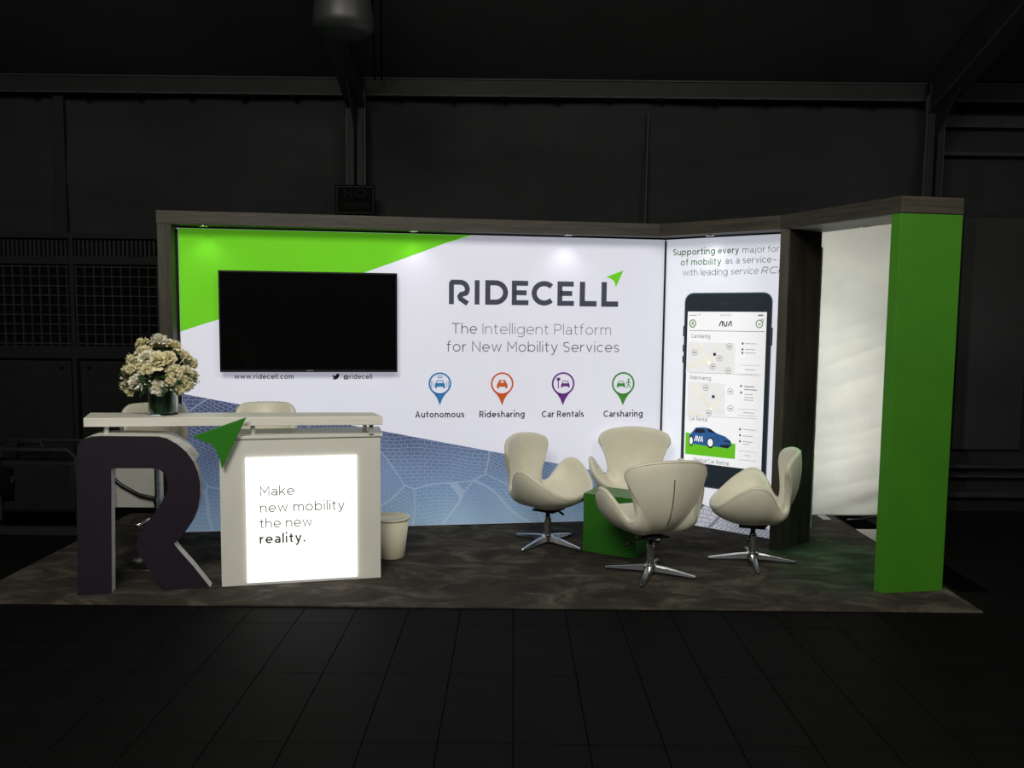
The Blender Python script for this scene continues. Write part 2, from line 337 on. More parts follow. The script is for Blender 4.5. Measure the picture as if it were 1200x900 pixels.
# ------------------------------------------------------------ lettering: a geometric sans drawn with pen strokes (cap height 1)
def arc(cx, cy, rx, ry, a0, a1, n=14):
    return [(cx + rx * cos(radians(a0 + (a1 - a0) * i / n)), cy + ry * sin(radians(a0 + (a1 - a0) * i / n))) for i in range(n + 1)]
X = 0.73
def glyph(c, w):
    h = w / 2; R = 0.37; S = []; W = 0.74
    bowl = (arc(R, X / 2, R - h, X / 2 - h, 0, 360, 26)[:-1], True)
    if c == 'o': S = [bowl]
    elif c == 'c': S = [(arc(R, X / 2, R - h, X / 2 - h, 48, 312, 20), False)]; W = 0.66
    elif c == 'e': S = [([(h, X / 2)] + arc(R, X / 2, R - h, X / 2 - h, 0, 314, 24), False)]; S[0] = ([(h * 1.4, X / 2 - .01), (2 * R - h, X / 2 - .01)] + arc(R, X / 2, R - h, X / 2 - h, 4, 314, 24), False); W = 0.72
    elif c == 'a': S = [([(.62 - h, 0), (.62 - h, X - .27)] + arc(.33, X - .27, .29 - h, .27 - h, 8, 150, 10), False), (arc(.31, .22, .31 - h, .22 - h, 0, 360, 20)[:-1], True)]; W = 0.62
    elif c == 'b': S = [([(h, 0), (h, 1.05)], False), bowl]
    elif c == 'd': S = [([(.74 - h, 0), (.74 - h, 1.05)], False), bowl]
    elif c == 'p': S = [([(h, X), (h, -.27)], False), bowl]
    elif c == 'q': S = [([(.74 - h, X), (.74 - h, -.27)], False), bowl]
    elif c == 'g': S = [([(.74 - h, X), (.74 - h, -.03)] + arc(R, -.03, R - h, .26 - h, -8, -145, 12), False), bowl]
    elif c in 'hn': S = [([(h, 0), (h, 1.05 if c == 'h' else X)], False), (arc(.325, X - .3, .325 - h, .3 - h, 180, 0, 14) + [(.65 - h, 0)], False)]; W = 0.65
    elif c == 'm': S = [([(h, 0), (h, X)], False)] + [(arc(.28 + k, X - .28, .28 - h, .28 - h, 180, 0, 14) + [(.56 + k - h, 0)], False) for k in (0, .56 - w)]; W = 1.12 - w
    elif c == 'u': S = [([(.65 - h, 0), (.65 - h, X)], False), ([(h, X)] + arc(.325, .3, .325 - h, .3 - h, 180, 360, 14), False)]; W = 0.65
    elif c == 'r': S = [([(h, 0), (h, X)], False), (arc(.40, X - .36, .40 - h, .36 - h, 180, 92, 8), False)]; W = 0.40
    elif c == 't': S = [([(.13 + h, .94), (.13 + h, .2)] + arc(.33, .2, .2 - h, .2 - h, 180, 290, 8), False), ([(0, X - h), (.42, X - h)], False)]; W = 0.43
    elif c == 'f': S = [([(.11 + h, 0), (.11 + h, .82)] + arc(.33, .82, .22 - h, .23 - h, 180, 75, 8), False), ([(0, X - h), (.40, X - h)], False)]; W = 0.40
    elif c == 'i': S = [([(h, 0), (h, X)], False), ([(h, .94 - .1 * w), (h, .96 + w)], False)]; W = w
    elif c == 'j': S = [([(.1 + h, X), (.1 + h, -.1)] + arc(0, -.1, .1 + h, .14, 0, -70, 6), False), ([(.1 + h, .94 - .1 * w), (.1 + h, .96 + w)], False)]; W = .1 + w
    elif c == 'l': S = [([(h, 0), (h, 1.05)], False)]; W = w
    elif c == 'k': S = [([(h, 0), (h, 1.05)], False), ([(h, .22), (.56, X)], False), ([(.24, .42), (.60, 0)], False)]; W = 0.6
    elif c in 'sS':
        t = X if c == 's' else 1.0; wd = .54 if c == 's' else .64; q = t / 4 + h / 2
        S = [(arc(wd / 2, t - q, wd / 2 - h, q - h, 38, 215, 12) + arc(wd / 2, q, wd / 2 - h, q - h, 35, -145, 12), False)]; W = wd
    elif c == 'v': S = [([(h, X), (.33, h), (.66 - h, X)], False)]; W = .66
    elif c == 'w': S = [([(h, X), (.27, h), (.5, X - h), (.73, h), (1 - h, X)], False)]; W = 1.0
    elif c == 'x': S = [([(h, X), (.6 - h, 0)], False), ([(.6 - h, X), (h, 0)], False)]; W = .6
    elif c == 'y': S = [([(h, X), (.34, .04)], False), ([(.68 - h, X), (.31, -.08), (.20, -.24), (.06, -.25)], False)]; W = .68
    elif c == 'z': S = [([(0, X - h), (.5, X - h), (.05, h), (.56, h)], False)]; W = .56
    elif c == 'A': S = [([(h, 0), (.43, 1 - h * .3), (.86 - h, 0)], False), ([(.2, .3), (.66, .3)], False)]; W = .86
    elif c == 'C': S = [(arc(.5, .5, .5 - h, .5 - h, 44, 316, 24), False)]; W = .86
    elif c == 'G': S = [([(.93 - h, .2), (.93 - h, .48), (.55, .48)], False), (arc(.5, .5, .5 - h, .5 - h, 46, 328, 24), False)]; W = .93
    elif c == 'D': S = [([(h, h), (h, 1 - h), (.4, 1 - h)] + arc(.4, .5, .5 - h, .5 - h, 85, -85, 18) + [(.4, h)], True)]; W = .9
    elif c == 'E': S = [([(.68, 1 - h), (h, 1 - h), (h, h), (.70, h)], False), ([(h, .51), (.62, .51)], False)]; W = .7
    elif c == 'I': S = [([(h, 0), (h, 1)], False)]; W = w
    elif c == 'K': S = [([(h, 0), (h, 1)], False), ([(h, .34), (.68, 1)], False), ([(.3, .62), (.74, 0)], False)]; W = .74
    elif c == 'L': S = [([(h, 1), (h, h), (.62, h)], False)]; W = .62
    elif c == 'M': S = [([(h, 0), (h, 1 - h * .4), (.46, .34), (.92 - h, 1 - h * .4), (.92 - h, 0)], False)]; W = .92
    elif c == 'N': S = [([(h, 0), (h, 1 - h * .4), (.80 - h, h * .4), (.80 - h, 1)], False)]; W = .8
    elif c == 'O': S = [(arc(.5, .5, .5 - h, .5 - h, 0, 360, 30)[:-1], True)]; W = 1.0
    elif c in 'PR':
        S = [([(h, 0), (h, 1 - h), (.42, 1 - h)] + arc(.42, .69, .28 - h, .31 - h, 88, -88, 12) + [(.42, .38 + h), (h, .38 + h)], False)]; W = .70
        if c == 'R': S.append(([(.42, .38 + h), (.70 - h, 0)], False)); W = .73
    elif c == 'T': S = [([(0, 1 - h), (.78, 1 - h)], False), ([(.39, 1), (.39, 0)], False)]; W = .78
    elif c == 'V': S = [([(h, 1), (.42, h), (.84 - h, 1)], False)]; W = .84
    elif c == 'X': S = [([(h, 1), (.78 - h, 0)], False), ([(.78 - h, 1), (h, 0)], False)]; W = .78
    elif c == '@': S = [(arc(.55, .33, .55 - h, .5 - h, -60, 290, 28), False), (arc(.5, .33, .24, .22, 0, 360, 16)[:-1], True), ([(.76, .55), (.76, .2), (1.0, .2)], False)]; W = 1.1
    elif c == '.': S = [([(h * 1.2, 0), (h * 1.2, w * 1.2)], False)]; W = w * 1.3
    elif c == '-': S = [([(0, .38), (.36, .38)], False)]; W = .36
    elif c == ':': S = [([(h, 0), (h, w)], False), ([(h, .5), (h, .5 + w)], False)]; W = w
    elif c == '1': S = [([(0, .8), (.22, 1 - h), (.22, 0)], False)]; W = .25
    elif c == '4': S = [([(.5, 0), (.5, 1), (.02, .28), (.68, .28)], False)]; W = .68
    elif c == '9': S = [(arc(.33, .67, .33 - h, .33 - h, 0, 360, 18)[:-1], True), ([(.66 - h, .67), (.5, .2), (.2, h)], False)]; W = .66
    return S, W
def text_strokes(t, w, sp=0.17, slant=0.0):
    out = []; x = 0.0
    for c in t:
        if c == ' ': x += .38; continue
        S, W = glyph(c, w)
        for pts, cl in S: out.append(([(x + a + b * slant, b) for a, b in pts], cl))
        x += W + sp
    return out, x - sp
def text(plane, t, u0, v0, u1, cap, weight=.06, off=0.0016, mb=None, slant=0.0, vslope=0.0, sp=0.17, wfix=None):
    """sets one line from u0 to u1 on the board, baseline v0, cap height cap"""
    mb = mb or MB(); st, wd = text_strokes(t, weight, sp, slant); kx = (u1 - u0) / wd
    for pts, cl in st: plane.stroke([(u0 + a * kx, v0 + b * cap) for a, b in pts], weight * (kx + cap) / 2, off, mb, cl)
    return mb
def letters(plane, t, x0, x1, y0, y1, cappx, weight, m, parent, off=.0016):
    """the same line with every letter a piece of its own"""
    a = plane.uv(x0, y0); b = plane.uv(x1, y1); c = plane.uv((x0 + x1) / 2, (y0 + y1) / 2 - cappx); d = plane.uv((x0 + x1) / 2, (y0 + y1) / 2)
    cap = c[1] - d[1]; v0 = (a[1] + b[1]) / 2; _, wd = text_strokes(t, weight); kx = (b[0] - a[0]) / wd; x = 0.0
    for ch_ in t:
        if ch_ == ' ': x += .38; continue
        S, W = glyph(ch_, weight); mb = MB()
        for pts, cl in S: plane.stroke([(a[0] + (x + p) * kx, v0 + q * cap) for p, q in pts], weight * (kx + cap) / 2, off, mb, cl)
        build('printed_letter', mb, m, parent); x += W + .17
def text_px(plane, t, x0, x1, ybase, cappx, weight, off=0.0016, mb=None, slant=0.0, sp=0.17, y1=None):
    a = plane.uv(x0, ybase); b = plane.uv(x1, y1 if y1 else ybase); c = plane.uv((x0 + x1) / 2, ybase - cappx); d = plane.uv((x0 + x1) / 2, ybase)
    return text(plane, t, a[0], (a[1] + b[1]) / 2, b[0], c[1] - d[1], weight, off, mb, slant, sp=sp)

# ============================================================ SETTING
TY = 7.30          # the tent wall behind the stand
# floor: joint-coloured base with boards laid on it
fb = struct('floor', box((0.5, 3.0, -0.0185), (22, 12, 0.031)), M_floorj)
plank = None; pk = 0
bw, bl = 0.31, 0.64
for i in range(-15, 16):
    for j in range(10):
        y0 = 2.55 + j * bl
        if j > 3 and not (i * bw < -3.35 or i * bw > 2.95): continue
        x = i * bw + 0.02 + (j * 0.0); cx, cy = x + bw / 2, y0 + bl / 2
        if plank is None:
            mb = box((0, 0, -0.010), (bw - 0.0045, bl - 0.0035, 0.020))
            plank = build('floor_board', mb, M_floor, bevel=0.001); o = plank
        else:
            o = plank.copy(); col.objects.link(o)
        o.parent = fb; o.location = (cx, cy, 0); pk += 1
big = MB().box((0.5, -0.2, -0.010), (22, 5.5, 0.02)); big.box((-8, 5.8, -0.010), (6.7, 6.5, 0.02)); big.box((8.4, 5.8, -0.010), (7.0, 6.5, 0.02))
big.box((-0.2, 7.0, -0.011), (6.2, 4.0, 0.018))
build('floor_boarding', big, M_floor, fb)

def fabric(x0, x1, z0, z1, y, nx, nz, amp, seed, gather=0.0, crease=0.0):
    """hanging cloth: broad billows, slanting tension creases, gathers at the top"""
    mb = MB()
    for j in range(nz + 1):
        for i in range(nx + 1):
            x = x0 + (x1 - x0) * i / nx; z = z0 + (z1 - z0) * j / nz
            f = (z - z0) / (z1 - z0)
            d = noise.noise(Vector((x * 0.5 + z * 0.35, z * 2.2 - x * 0.5, seed))) * amp + noise.noise(Vector((x * 1.6, z * 5 + x * 0.8, seed + 3))) * amp * 0.35
            d += gather * sin(x * 22) * max(0, f - 0.75) * 4
            if crease:
                q = noise.noise(Vector((x * 0.9, (z - x * 0.28) * 6.5, seed + 9))); d += crease * (1 - abs(q) * 2.6) * (0.4 + 0.6 * (1 - f))
            mb.v.append(Vector((x, y + d, z)))
    for j in range(nz):
        for i in range(nx):
            a = j * (nx + 1) + i; mb.f.append((a, a + 1, a + nx + 2, a + nx + 1))
    return mb
EAVE = 3.66
wb = struct('wall_back', fabric(-9, 3.62, 0, EAVE + .08, TY, 170, 90, 0.06, 1.0, 0.004), M_tent, smooth=True)
build('wall_seam', MB().bar((-3.98, TY - .06, 0.0), (-3.98, TY - .06, EAVE), 0.09, 0.012), M_truss, wb)
build('wall_seam', MB().bar((1.14, TY - .06, 0.0), (1.16, TY - .06, EAVE - .15), 0.045, 0.012), M_trussl, wb)
struct('wall_right', MB().box((10.5, 3, 2), (0.05, 12, 4)), M_tent)
struct('wall_left', MB().box((-9.2, 3, 2), (0.05, 12, 4)), M_tent)
# right bay: recessed solid panels with rails
wr = struct('wall_bay', MB().box((6.8, TY + .12, 1.85), (6.3, 0.04, 3.7)), M_tent)
build('panel', MB().box((4.35, TY + .07, 1.62), (0.62, 0.03, 2.1)), M_tentp, wr, bevel=0.01)
build('panel', MB().box((5.6, TY + .07, 1.62), (1.5, 0.03, 2.1)), M_unit, wr, bevel=0.01)
for z, hh, m in ((3.50, 0.10, M_trussl), (3.22, 0.03, M_trussl), (0.42, 0.03, M_trussl), (0.33, 0.02, M_trussl), (0.16, 0.05, M_trussl), (0.05, 0.09, M_truss)):
    build('rail', MB().box((6.8, TY + .05, z), (6.3, 0.05, hh)), m, wr)
# roof, eave beam, posts, rafters
SL = 0.36
roof = MB().add([(-9.2, TY + .3, EAVE + .02), (10.5, TY + .3, EAVE + .02), (10.5, -2.2, EAVE + .02 + SL * 9.8), (-9.2, -2.2, EAVE + .02 + SL * 9.8)], [(0, 3, 2, 1)])
struct('ceiling', roof, M_roof, solid=0.03)
eb = struct('trim_1', MB().box((0.6, TY - .06, EAVE + .045), (19.5, 0.12, 0.15)), M_truss, bevel=0.008)
build('keder_strip', MB().box((0.6, TY - .125, EAVE - .024), (19.5, 0.012, 0.014)), M_trussl, eb)
build('keder_strip', MB().box((0.6, TY - .125, EAVE + .115), (19.5, 0.012, 0.012)), M_trussl, eb)
clip = None
for i in range(26):
    x = -5.5 + i * 0.45
    if clip is None: clip = build('clip', MB().box((0, TY - .13, EAVE - .042), (0.05, 0.03, 0.022)), M_void, eb); c = clip
    else: c = clip.copy(); col.objects.link(c); c.parent = eb
    c.location.x = x
for n, x in ((2, -1.36), (3, 3.60)):
    o = struct('trim_%d' % n, MB().box((x, TY - .17, EAVE / 2 + .05), (0.13, 0.10, EAVE + .1)), M_truss, bevel=0.006)
    for dx in (-.075, .075):
        build('keder_groove', MB().box((x + dx, TY - .19, EAVE / 2), (0.018, 0.03, EAVE)), M_trussl, o)
    build('groove', MB().box((x, TY - .223, EAVE * .68), (0.025, 0.008, EAVE * .55)), M_void, o)
    # rafter
    a = Vector((x, TY - .15, EAVE - .02)); b = Vector((x, -2.0, EAVE - .02 + SL * 9.1))
    r = struct('trim_%d' % (n + 2), MB().bar(a, b, 0.12, 0.26), M_truss)
    build('lower_flange', MB().bar(a + Vector((0, 0, -.15)), b + Vector((0, 0, -.15)), 0.15, 0.02), M_trussl, r)
    build('gusset_plate', MB().add([(x - .012, TY - .2, EAVE - .35), (x - .012, TY - .75, EAVE + .12), (x - .012, TY - .2, EAVE + .1), (x + .012, TY - .2, EAVE - .35), (x + .012, TY - .75, EAVE + .12), (x + .012, TY - .2, EAVE + .1)],
          [(0, 1, 2), (5, 4, 3), (0, 3, 4, 1), (1, 4, 5, 2), (2, 5, 3, 0)]), M_truss, r)
# pair of thin cables hanging down the left post
for dx in (0.03, 0.09):
    mb = MB().tube([(-1.02 + dx, TY - 1.6, EAVE + .62), (-1.12 + dx, TY - .9, EAVE + .33), (-1.21 + dx, TY - .30, EAVE + .05)], 0.008, 6)
    tag(build('cable', mb, M_void), 'thin dark cable running down to the eave beside the left tent post, %s of two' % ('left' if dx < .05 else 'right'), 'cable')
# sign on the left post
sg = empty('notice_sign', (-1.36, TY - .26, 2.62), 'black square notice sign with faint letters fixed low on the tent post above the stand', 'sign')
SP = Plane((-1.36, TY - .24), 0.0)
build('board', SP.slab([(-.17, 2.60), (.17, 2.60), (.17, 2.85), (-.17, 2.85)], 0, .012), M_void, sg)
mb = MB(); SP.stroke([(-.155, 2.615), (.155, 2.615), (.155, 2.835), (-.155, 2.835)], 0.006, .014, mb, True)
build('border_line', mb, M_unit, sg)
mb = text(SP, 'NO', -.10, 2.745, .10, .07, .16, .014); text(SP, 'SMOKING', -.13, 2.65, .13, .055, .16, .014, mb)
build('lettering', mb, mat('faint_sign_letters', (.009, .009, .009), .8, spec=.02), sg)
# hanging lamp
lp = empty('hanging_lamp', (-1.12, 5.45, 3.575), 'unlit grey dome lamp hanging from the tent roof', 'lamp')
build('lamp_shade', MB().lathe((-1.12, 5.45, 3.575), [(0.0, -.010), (.12, -.006), (.17, .004), (.192, .025), (.196, .06), (.19, .13), (.172, .25), (.15, .36), (.09, .42), (0, .43)], 40), M_lamp, lp, smooth=True)
build('lamp_stem', MB().lathe((-1.12, 5.45, 3.985), [(.05, 0), (.045, .08), (.012, .1), (.012, .355)], 16), M_blackm, lp, smooth=True)

# ventilation unit at the back left
vu = empty('ventilation_unit', (-3.8, 7.0, 0), 'tall dark ventilation cabinet with a square grille at the left end of the tent wall', 'cabinet')
vx0, vx1, vy = -5.4, -2.98, 7.02
build('body', MB().box(((vx0 + vx1) / 2, vy + .1, 1.21), (vx1 - vx0, .14, 2.40)), M_void, vu)
for z, hh in ((2.395, .05), (2.185, .07), (1.395, .11), (0.03, .06)):
    build('frame_rail', MB().box(((vx0 + vx1) / 2, vy + .012, z), (vx1 - vx0, .05, hh)), M_unit, vu, bevel=.004)
for x, w in ((vx1 - .03, .06), (-3.79, .035)):
    build('frame_post', MB().box((x, vy + .008, 1.21), (w, .055, 2.38)), M_unit, vu, bevel=.004)
mb = MB()
for i in range(62):
    mb.box((vx0 + .03 + i * .038, vy + .03, 2.29), (.014, .03, .14))
o = build('louvre_slats', mb, M_unitl, vu); o['kind'] = 'stuff'
for i in range(31):
    x = vx1 - .085 - i * .078
    if i == 0: vb = build('grille_bar', MB().box((x, vy + .018, 1.80), (.009, .02, .70)), M_unitl, vu); xv = x
    else:
        o = vb.copy(); col.objects.link(o); o.parent = vu; o.location.x = x - xv
for j in range(9):
    z = 1.47 + j * .0825
    if j == 0: hb = build('grille_bar', MB().box(((vx0 + vx1) / 2, vy + .012, z), (vx1 - vx0 - .1, .012, .011)), M_unitl, vu)
    else:
        o = hb.copy(); col.objects.link(o); o.parent = vu; o.location.z = z - 1.47
for x0, x1 in ((-5.36, -4.58), (-4.54, -3.83), (-3.75, -3.06)):
    d = build('door', MB().box(((x0 + x1) / 2, vy + .015, .70), (x1 - x0, .03, 1.24)), M_unit, vu, bevel=.006)
    build('latch', MB().tube([(x0 + .08 if x0 > -3.8 else x1 - .08, vy + .0, 1.26), (x0 + .08 if x0 > -3.8 else x1 - .08, vy - .012, 1.26)], .014, 10), M_void, d)
# equipment on the floor in front of it
eq = empty('floor_blower', (-3.9, 6.5, 0), 'low dark blower in a tubular frame on the floor behind the counter letter', 'machine')
ex, ey = -3.88, 6.45
build('housing', MB().box((ex + .12, ey + .05, .36), (.62, .36, .42)), M_unit, eq, bevel=.03)
build('drum', MB().tube([(ex - .05, ey, .38), (ex - .3, ey, .38)], .19, 20), M_void, eq, smooth=False)
for y in (ey - .2, ey + .28):
    build('frame_tube', MB().tube([(ex - .42, y, .03), (ex - .42, y, .62), (ex - .36, y, .67), (ex + .42, y, .67), (ex + .48, y, .62), (ex + .48, y, .03)], .016, 8), M_unitl, eq, smooth=True)
    build('skid', MB().box((ex + .03, y, .03), (1.0, .05, .06)), M_unitl, eq)
build('upright_plate', MB().box((ex - .16, ey - .16, .34), (.05, .02, .48)), M_unitl, eq)
build('knob', MB().tube([(ex - .06, ey - .13, .42), (ex - .06, ey - .17, .42)], .03, 14), M_unitl, eq)
build('carry_handle', MB().tube([(ex - .1, ey, .57), (ex - .08, ey, .68), (ex + .1, ey, .70), (ex + .14, ey, .57)], .014, 8), M_unit, eq, smooth=True)

# ---- pale pieces of tent wall and floor added where gaps show, with cables
lc = build('tent_wall_piece', fabric(2.60, 3.42, 0.0, 2.62, 7.14, 60, 180, 0.05, 5.3, 0, 0.011), M_tentw, smooth=True, solid=.004)  # added piece of undarkened tent wall, sized to the open bay
tag(lc, 'creased piece of white tent wall added behind the open bay beside the green column', 'tent wall')
wl = empty('low_wall_piece', (-3.3, 7.0, 0), 'low piece of white tent wall added on the floor, seen through the counter letter', 'board')  # added piece of undarkened tent wall, sized to the letter's opening
build('panel', MB().box((-3.27, 6.93, .33), (.66, .03, .64)), M_tentw, wl, bevel=.004)
build('foot_strip', MB().box((-3.27, 6.91, .035), (.66, .015, .05)), M_void, wl)
tag(build('cable', MB().tube([(-3.60, 6.88, .60), (-3.50, 6.875, .40), (-3.36, 6.87, .27), (-3.2, 6.87, .18), (-3.0, 6.87, .14), (-2.95, 6.88, .012)], .016, 8), M_black, smooth=True),
    'thick black cable sagging across the low white wall piece', 'cable')
tag(build('clamp', MB().bar((-3.28, 6.88, .58), (-3.22, 6.88, .66), .035, .05), M_black), 'short black clamp on the upper edge of the low white wall piece', 'clamp')
tag(build('floor_cable', MB().tube([(2.93, 6.95, .008), (3.1, 6.98, .008), (3.25, 7.0, .03), (3.36, 6.98, .16), (3.42, 6.97, .5)], .008, 8), M_black, smooth=True),
    'thin black cable curling up from the floor behind the green column', 'cable')
tag(build('pale_floor_piece', MB().prism([(2.88, 5.95), (3.12, 5.95), (3.12, 6.64), (2.88, 6.64)], .002, .006), M_pale), 'pale patch of the floor itself, added as a sheet right of the carpet', 'sheet')  # added patch with the floor's own pale tone among darkened boards
tag(build('pale_floor_piece', MB().prism([(2.72, 6.93), (2.79, 6.93), (2.79, 7.10), (2.72, 7.10)], .0125, .014), M_pale), 'small pale strip on the carpet at the foot of the white fabric', 'strip')

# ---- carpet
cp = MB().prism([(-3.30, 4.71), (2.84, 4.73), (2.86, 7.10), (-3.29, 7.05)], .0005, .012)
tag(build('carpet', cp, M_carpet, bevel=.004), 'dark brown mottled carpet under the exhibition stand', 'carpet')
CZ = .012

# ============================================================ THE STAND
MAINP = Plane((-.886, 6.528), radians(8.39)); SIDEP = Plane((1.272, 6.849), radians(-37.05)); CNT = Plane((-1.832, 5.028), radians(12.51))
HB, HT = 2.405, 2.505
mw = empty('display_wall', (-.6, 6.5, 0), 'wide backlit display wall in green, white and blue behind the counter', 'display wall')
U0, U1 = -1.712, 2.182
build('core_panel', MAINP.slab([(U0 - .02, CZ), (U1 - .03, CZ), (U1 - .03, HB), (U0 - .02, HB)], -.10, -.02), M_wood, mw)
gr = build('graphic_fabric', MAINP.slab([(U0, CZ + .01), (U1 - .004, CZ + .01), (U1 - .004, HB - .002), (U0, HB - .002)], -.018, 0.0), M_fab, mw, label='white backlit fabric graphic')
F0 = (-2.657, 6.10); F1 = (1.187, 6.66); A_ = (1.958, 6.04); B_ = (2.372, 5.033); C_ = (2.790, 5.10); D_ = (2.345, 6.225)
build('header', MB().prism([F0, F1, (1.315, 6.965), (-2.70, 6.375)], HB, HT), M_woodh, mw, bevel=.002)
build('pillar', MB().prism([(-2.655, 6.103), (-2.557, 6.117), (-2.586, 6.31), (-2.684, 6.30)], CZ, HB), M_wood, mw, bevel=.002)
build('edge_profile', MB().box(tuple(MAINP.w(U0 + .006, 1.2, .012)), (.012, .02, 2.37), rz=MAINP.a), M_black, mw)
build('edge_profile', MB().box(tuple(MAINP.w((U0 + U1) / 2, HB - .006, .012)), (U1 - U0, .02, .012), rz=MAINP.a), M_black, mw)
# printed fields
fan = MAINP
e1 = fan.uv(548, 275); e2 = fan.uv(208, 388.5); mid = fan.uv(385, 338)
curve = []
for i in range(13):
    t = i / 12; curve.append(((1 - t) ** 2 * e1[0] + 2 * t * (1 - t) * mid[0] + t * t * e2[0], (1 - t) ** 2 * e1[1] + 2 * t * (1 - t) * mid[1] + t * t * e2[1]))
build('green_field', fan.poly([(U0 + .013, HB - .013), (e1[0] + .03, HB - .013)] + curve + [(U0 + .013, e2[1])], .0008), M_fgreen, gr, label='bright green printed corner')
a = fan.uv(212, 461.5); b = fan.uv(687, 549.5)
sl = (b[1] - a[1]) / (b[0] - a[0])
build('street_plan', fan.poly([(U0 + .013, CZ + .012), (U1 - .006, CZ + .012), (U1 - .006, a[1] + sl * (U1 - a[0])), (U0 + .013, a[1] + sl * (U0 - a[0]))], .0008), M_map, gr, label='blue grey field printed with a pale street plan')
# writing on the main wall
mb = MB()
for c, x0, x1 in (('I', 556.2, 561.8), ('D', 568.4, 595.3), ('E', 599.6, 619.2), ('C', 622.7, 648.2), ('E', 653, 672.5), ('L', 678.8, 699), ('L', 704.2, 724.2)):
    yb = 356.4 + (x0 - 526) / 198 * 3.2
    letters(fan, c, x0, x1, yb, yb, 28.6, .205, M_brand, gr)
ra = fan.uv(526, 356.4); rb = fan.uv(551.5, 356.6); rt = fan.uv(538, 327.8); cap = rt[1] - ra[1]; rw = rb[0] - ra[0]; w_ = .195 * cap
hh = w_ / 2
def rp(x, y): return (ra[0] + x * rw, ra[1] + y * cap)
Rpts = [(.115, 0), (.115, .84), (.17, .9), (.5, .9)] + arc(.5, .62, .345, .28, 85, -35, 12) + [(.56, .40), (.50, .32), (.54, .22), (.86, .03)]
fan.stroke([rp(*p) for p in Rpts], w_ * 1.05, .0016, mb)
build('printed_letter', mb, M_brand, gr)
def arrow_pts(f): return [f(*p) for p in ((1, 1), (0, .62), (.24, .52), (.41, .43), (.50, .30), (.55, .12), (.57, 0))]
ax0, ay0 = fan.uv(710.3, 337); ax1, ay1 = fan.uv(730.5, 317)
build('arrow_mark', fan.poly(arrow_pts(lambda x, y: (ax0 + (ax1 - ax0) * x, ay0 + (ay1 - ay0) * y)), .0016), M_fgreen, gr)
letters(fan, 'The', 529.4, 558.9, 390.8, 391, 12.2, .085, M_inkgrey, gr)
letters(fan, 'Intelligent', 565.5, 642.8, 391.2, 391.8, 12.2, .07, M_inklight, gr)
letters(fan, 'Platform', 649.4, 716, 392, 392.4, 12.2, .07, M_inklight, gr)
letters(fan, 'for New Mobility Services', 523.6, 725.4, 411.6, 413, 11.9, .085, M_inkgrey, gr)
for t, x0, x1, y in (('Autonomous', 486.6, 544.1, 489.2), ('Ridesharing', 561.8, 614.7, 488.9), ('Car Rentals', 634.9, 684.0, 488.7), ('Carsharing', 707.2, 752.9, 488.4)):
    build('caption_lettering', text_px(fan, t, x0, x1, y, 7.4, .17, y1=y), M_ink, gr)
mb = text_px(fan, 'www.ridecell.com', 274.9, 344, 443.9, 5.6, .15, y1=443.9); text_px(fan, '@ridecell', 402.7, 436, 444, 5.6, .15, mb=mb, y1=444)
build('address_lettering', mb, M_ink, gr)
bx, by = fan.uv(389, 445); bx1, by1 = fan.uv(398.4, 437.8); bwid = bx1 - bx; bh = by1 - by
bird = [(0, .18), (.18, .22), (.3, .26), (.12, .38), (.2, .42), (.04, .60), (.14, .60), (.04, .86), (.3, .66), (.5, .62), (.5, .82), (.6, .96), (.76, .98), (.86, .92), (1, .95), (.92, .82), (1, .74), (.9, .72), (.86, .45), (.7, .18), (.45, .03), (.2, .04)]
build('bird_mark', fan.poly([(bx + x * bwid, by + y * bh) for x, y in bird], .0016), M_ink, gr)

def car_front(P, cx, cy, s, off, mb, fullroof=True):
    P.poly([(cx - .5 * s, cy - .05 * s), (cx - .42 * s, cy + .12 * s), (cx + .42 * s, cy + .12 * s), (cx + .5 * s, cy - .05 * s), (cx + .5 * s, cy - .24 * s), (cx - .5 * s, cy - .24 * s)], off, mb)
    P.stroke([(cx - .38 * s, cy + .1 * s), (cx - .26 * s, cy + .36 * s), (cx + .26 * s, cy + .36 * s), (cx + .38 * s, cy + .1 * s)], .08 * s, off, mb)
    for q in (-1, 1): P.rect(cx + q * .40 * s - .1 * s, cy - .38 * s, cx + q * .40 * s + .1 * s, cy - .2 * s, off, mb)
pins = [(515.5, 'blue_ink', s2l(52, 132, 196), 'blue map pin with a self driving car'), (588.5, 'orange_ink', s2l(216, 98, 40), 'orange map pin with a car'),
        (659.9, 'purple_ink', s2l(112, 48, 144), 'purple map pin with a car and key post'), (730.3, 'leaf_green_ink', s2l(66, 150, 52), 'green map pin with a car and a walker')]
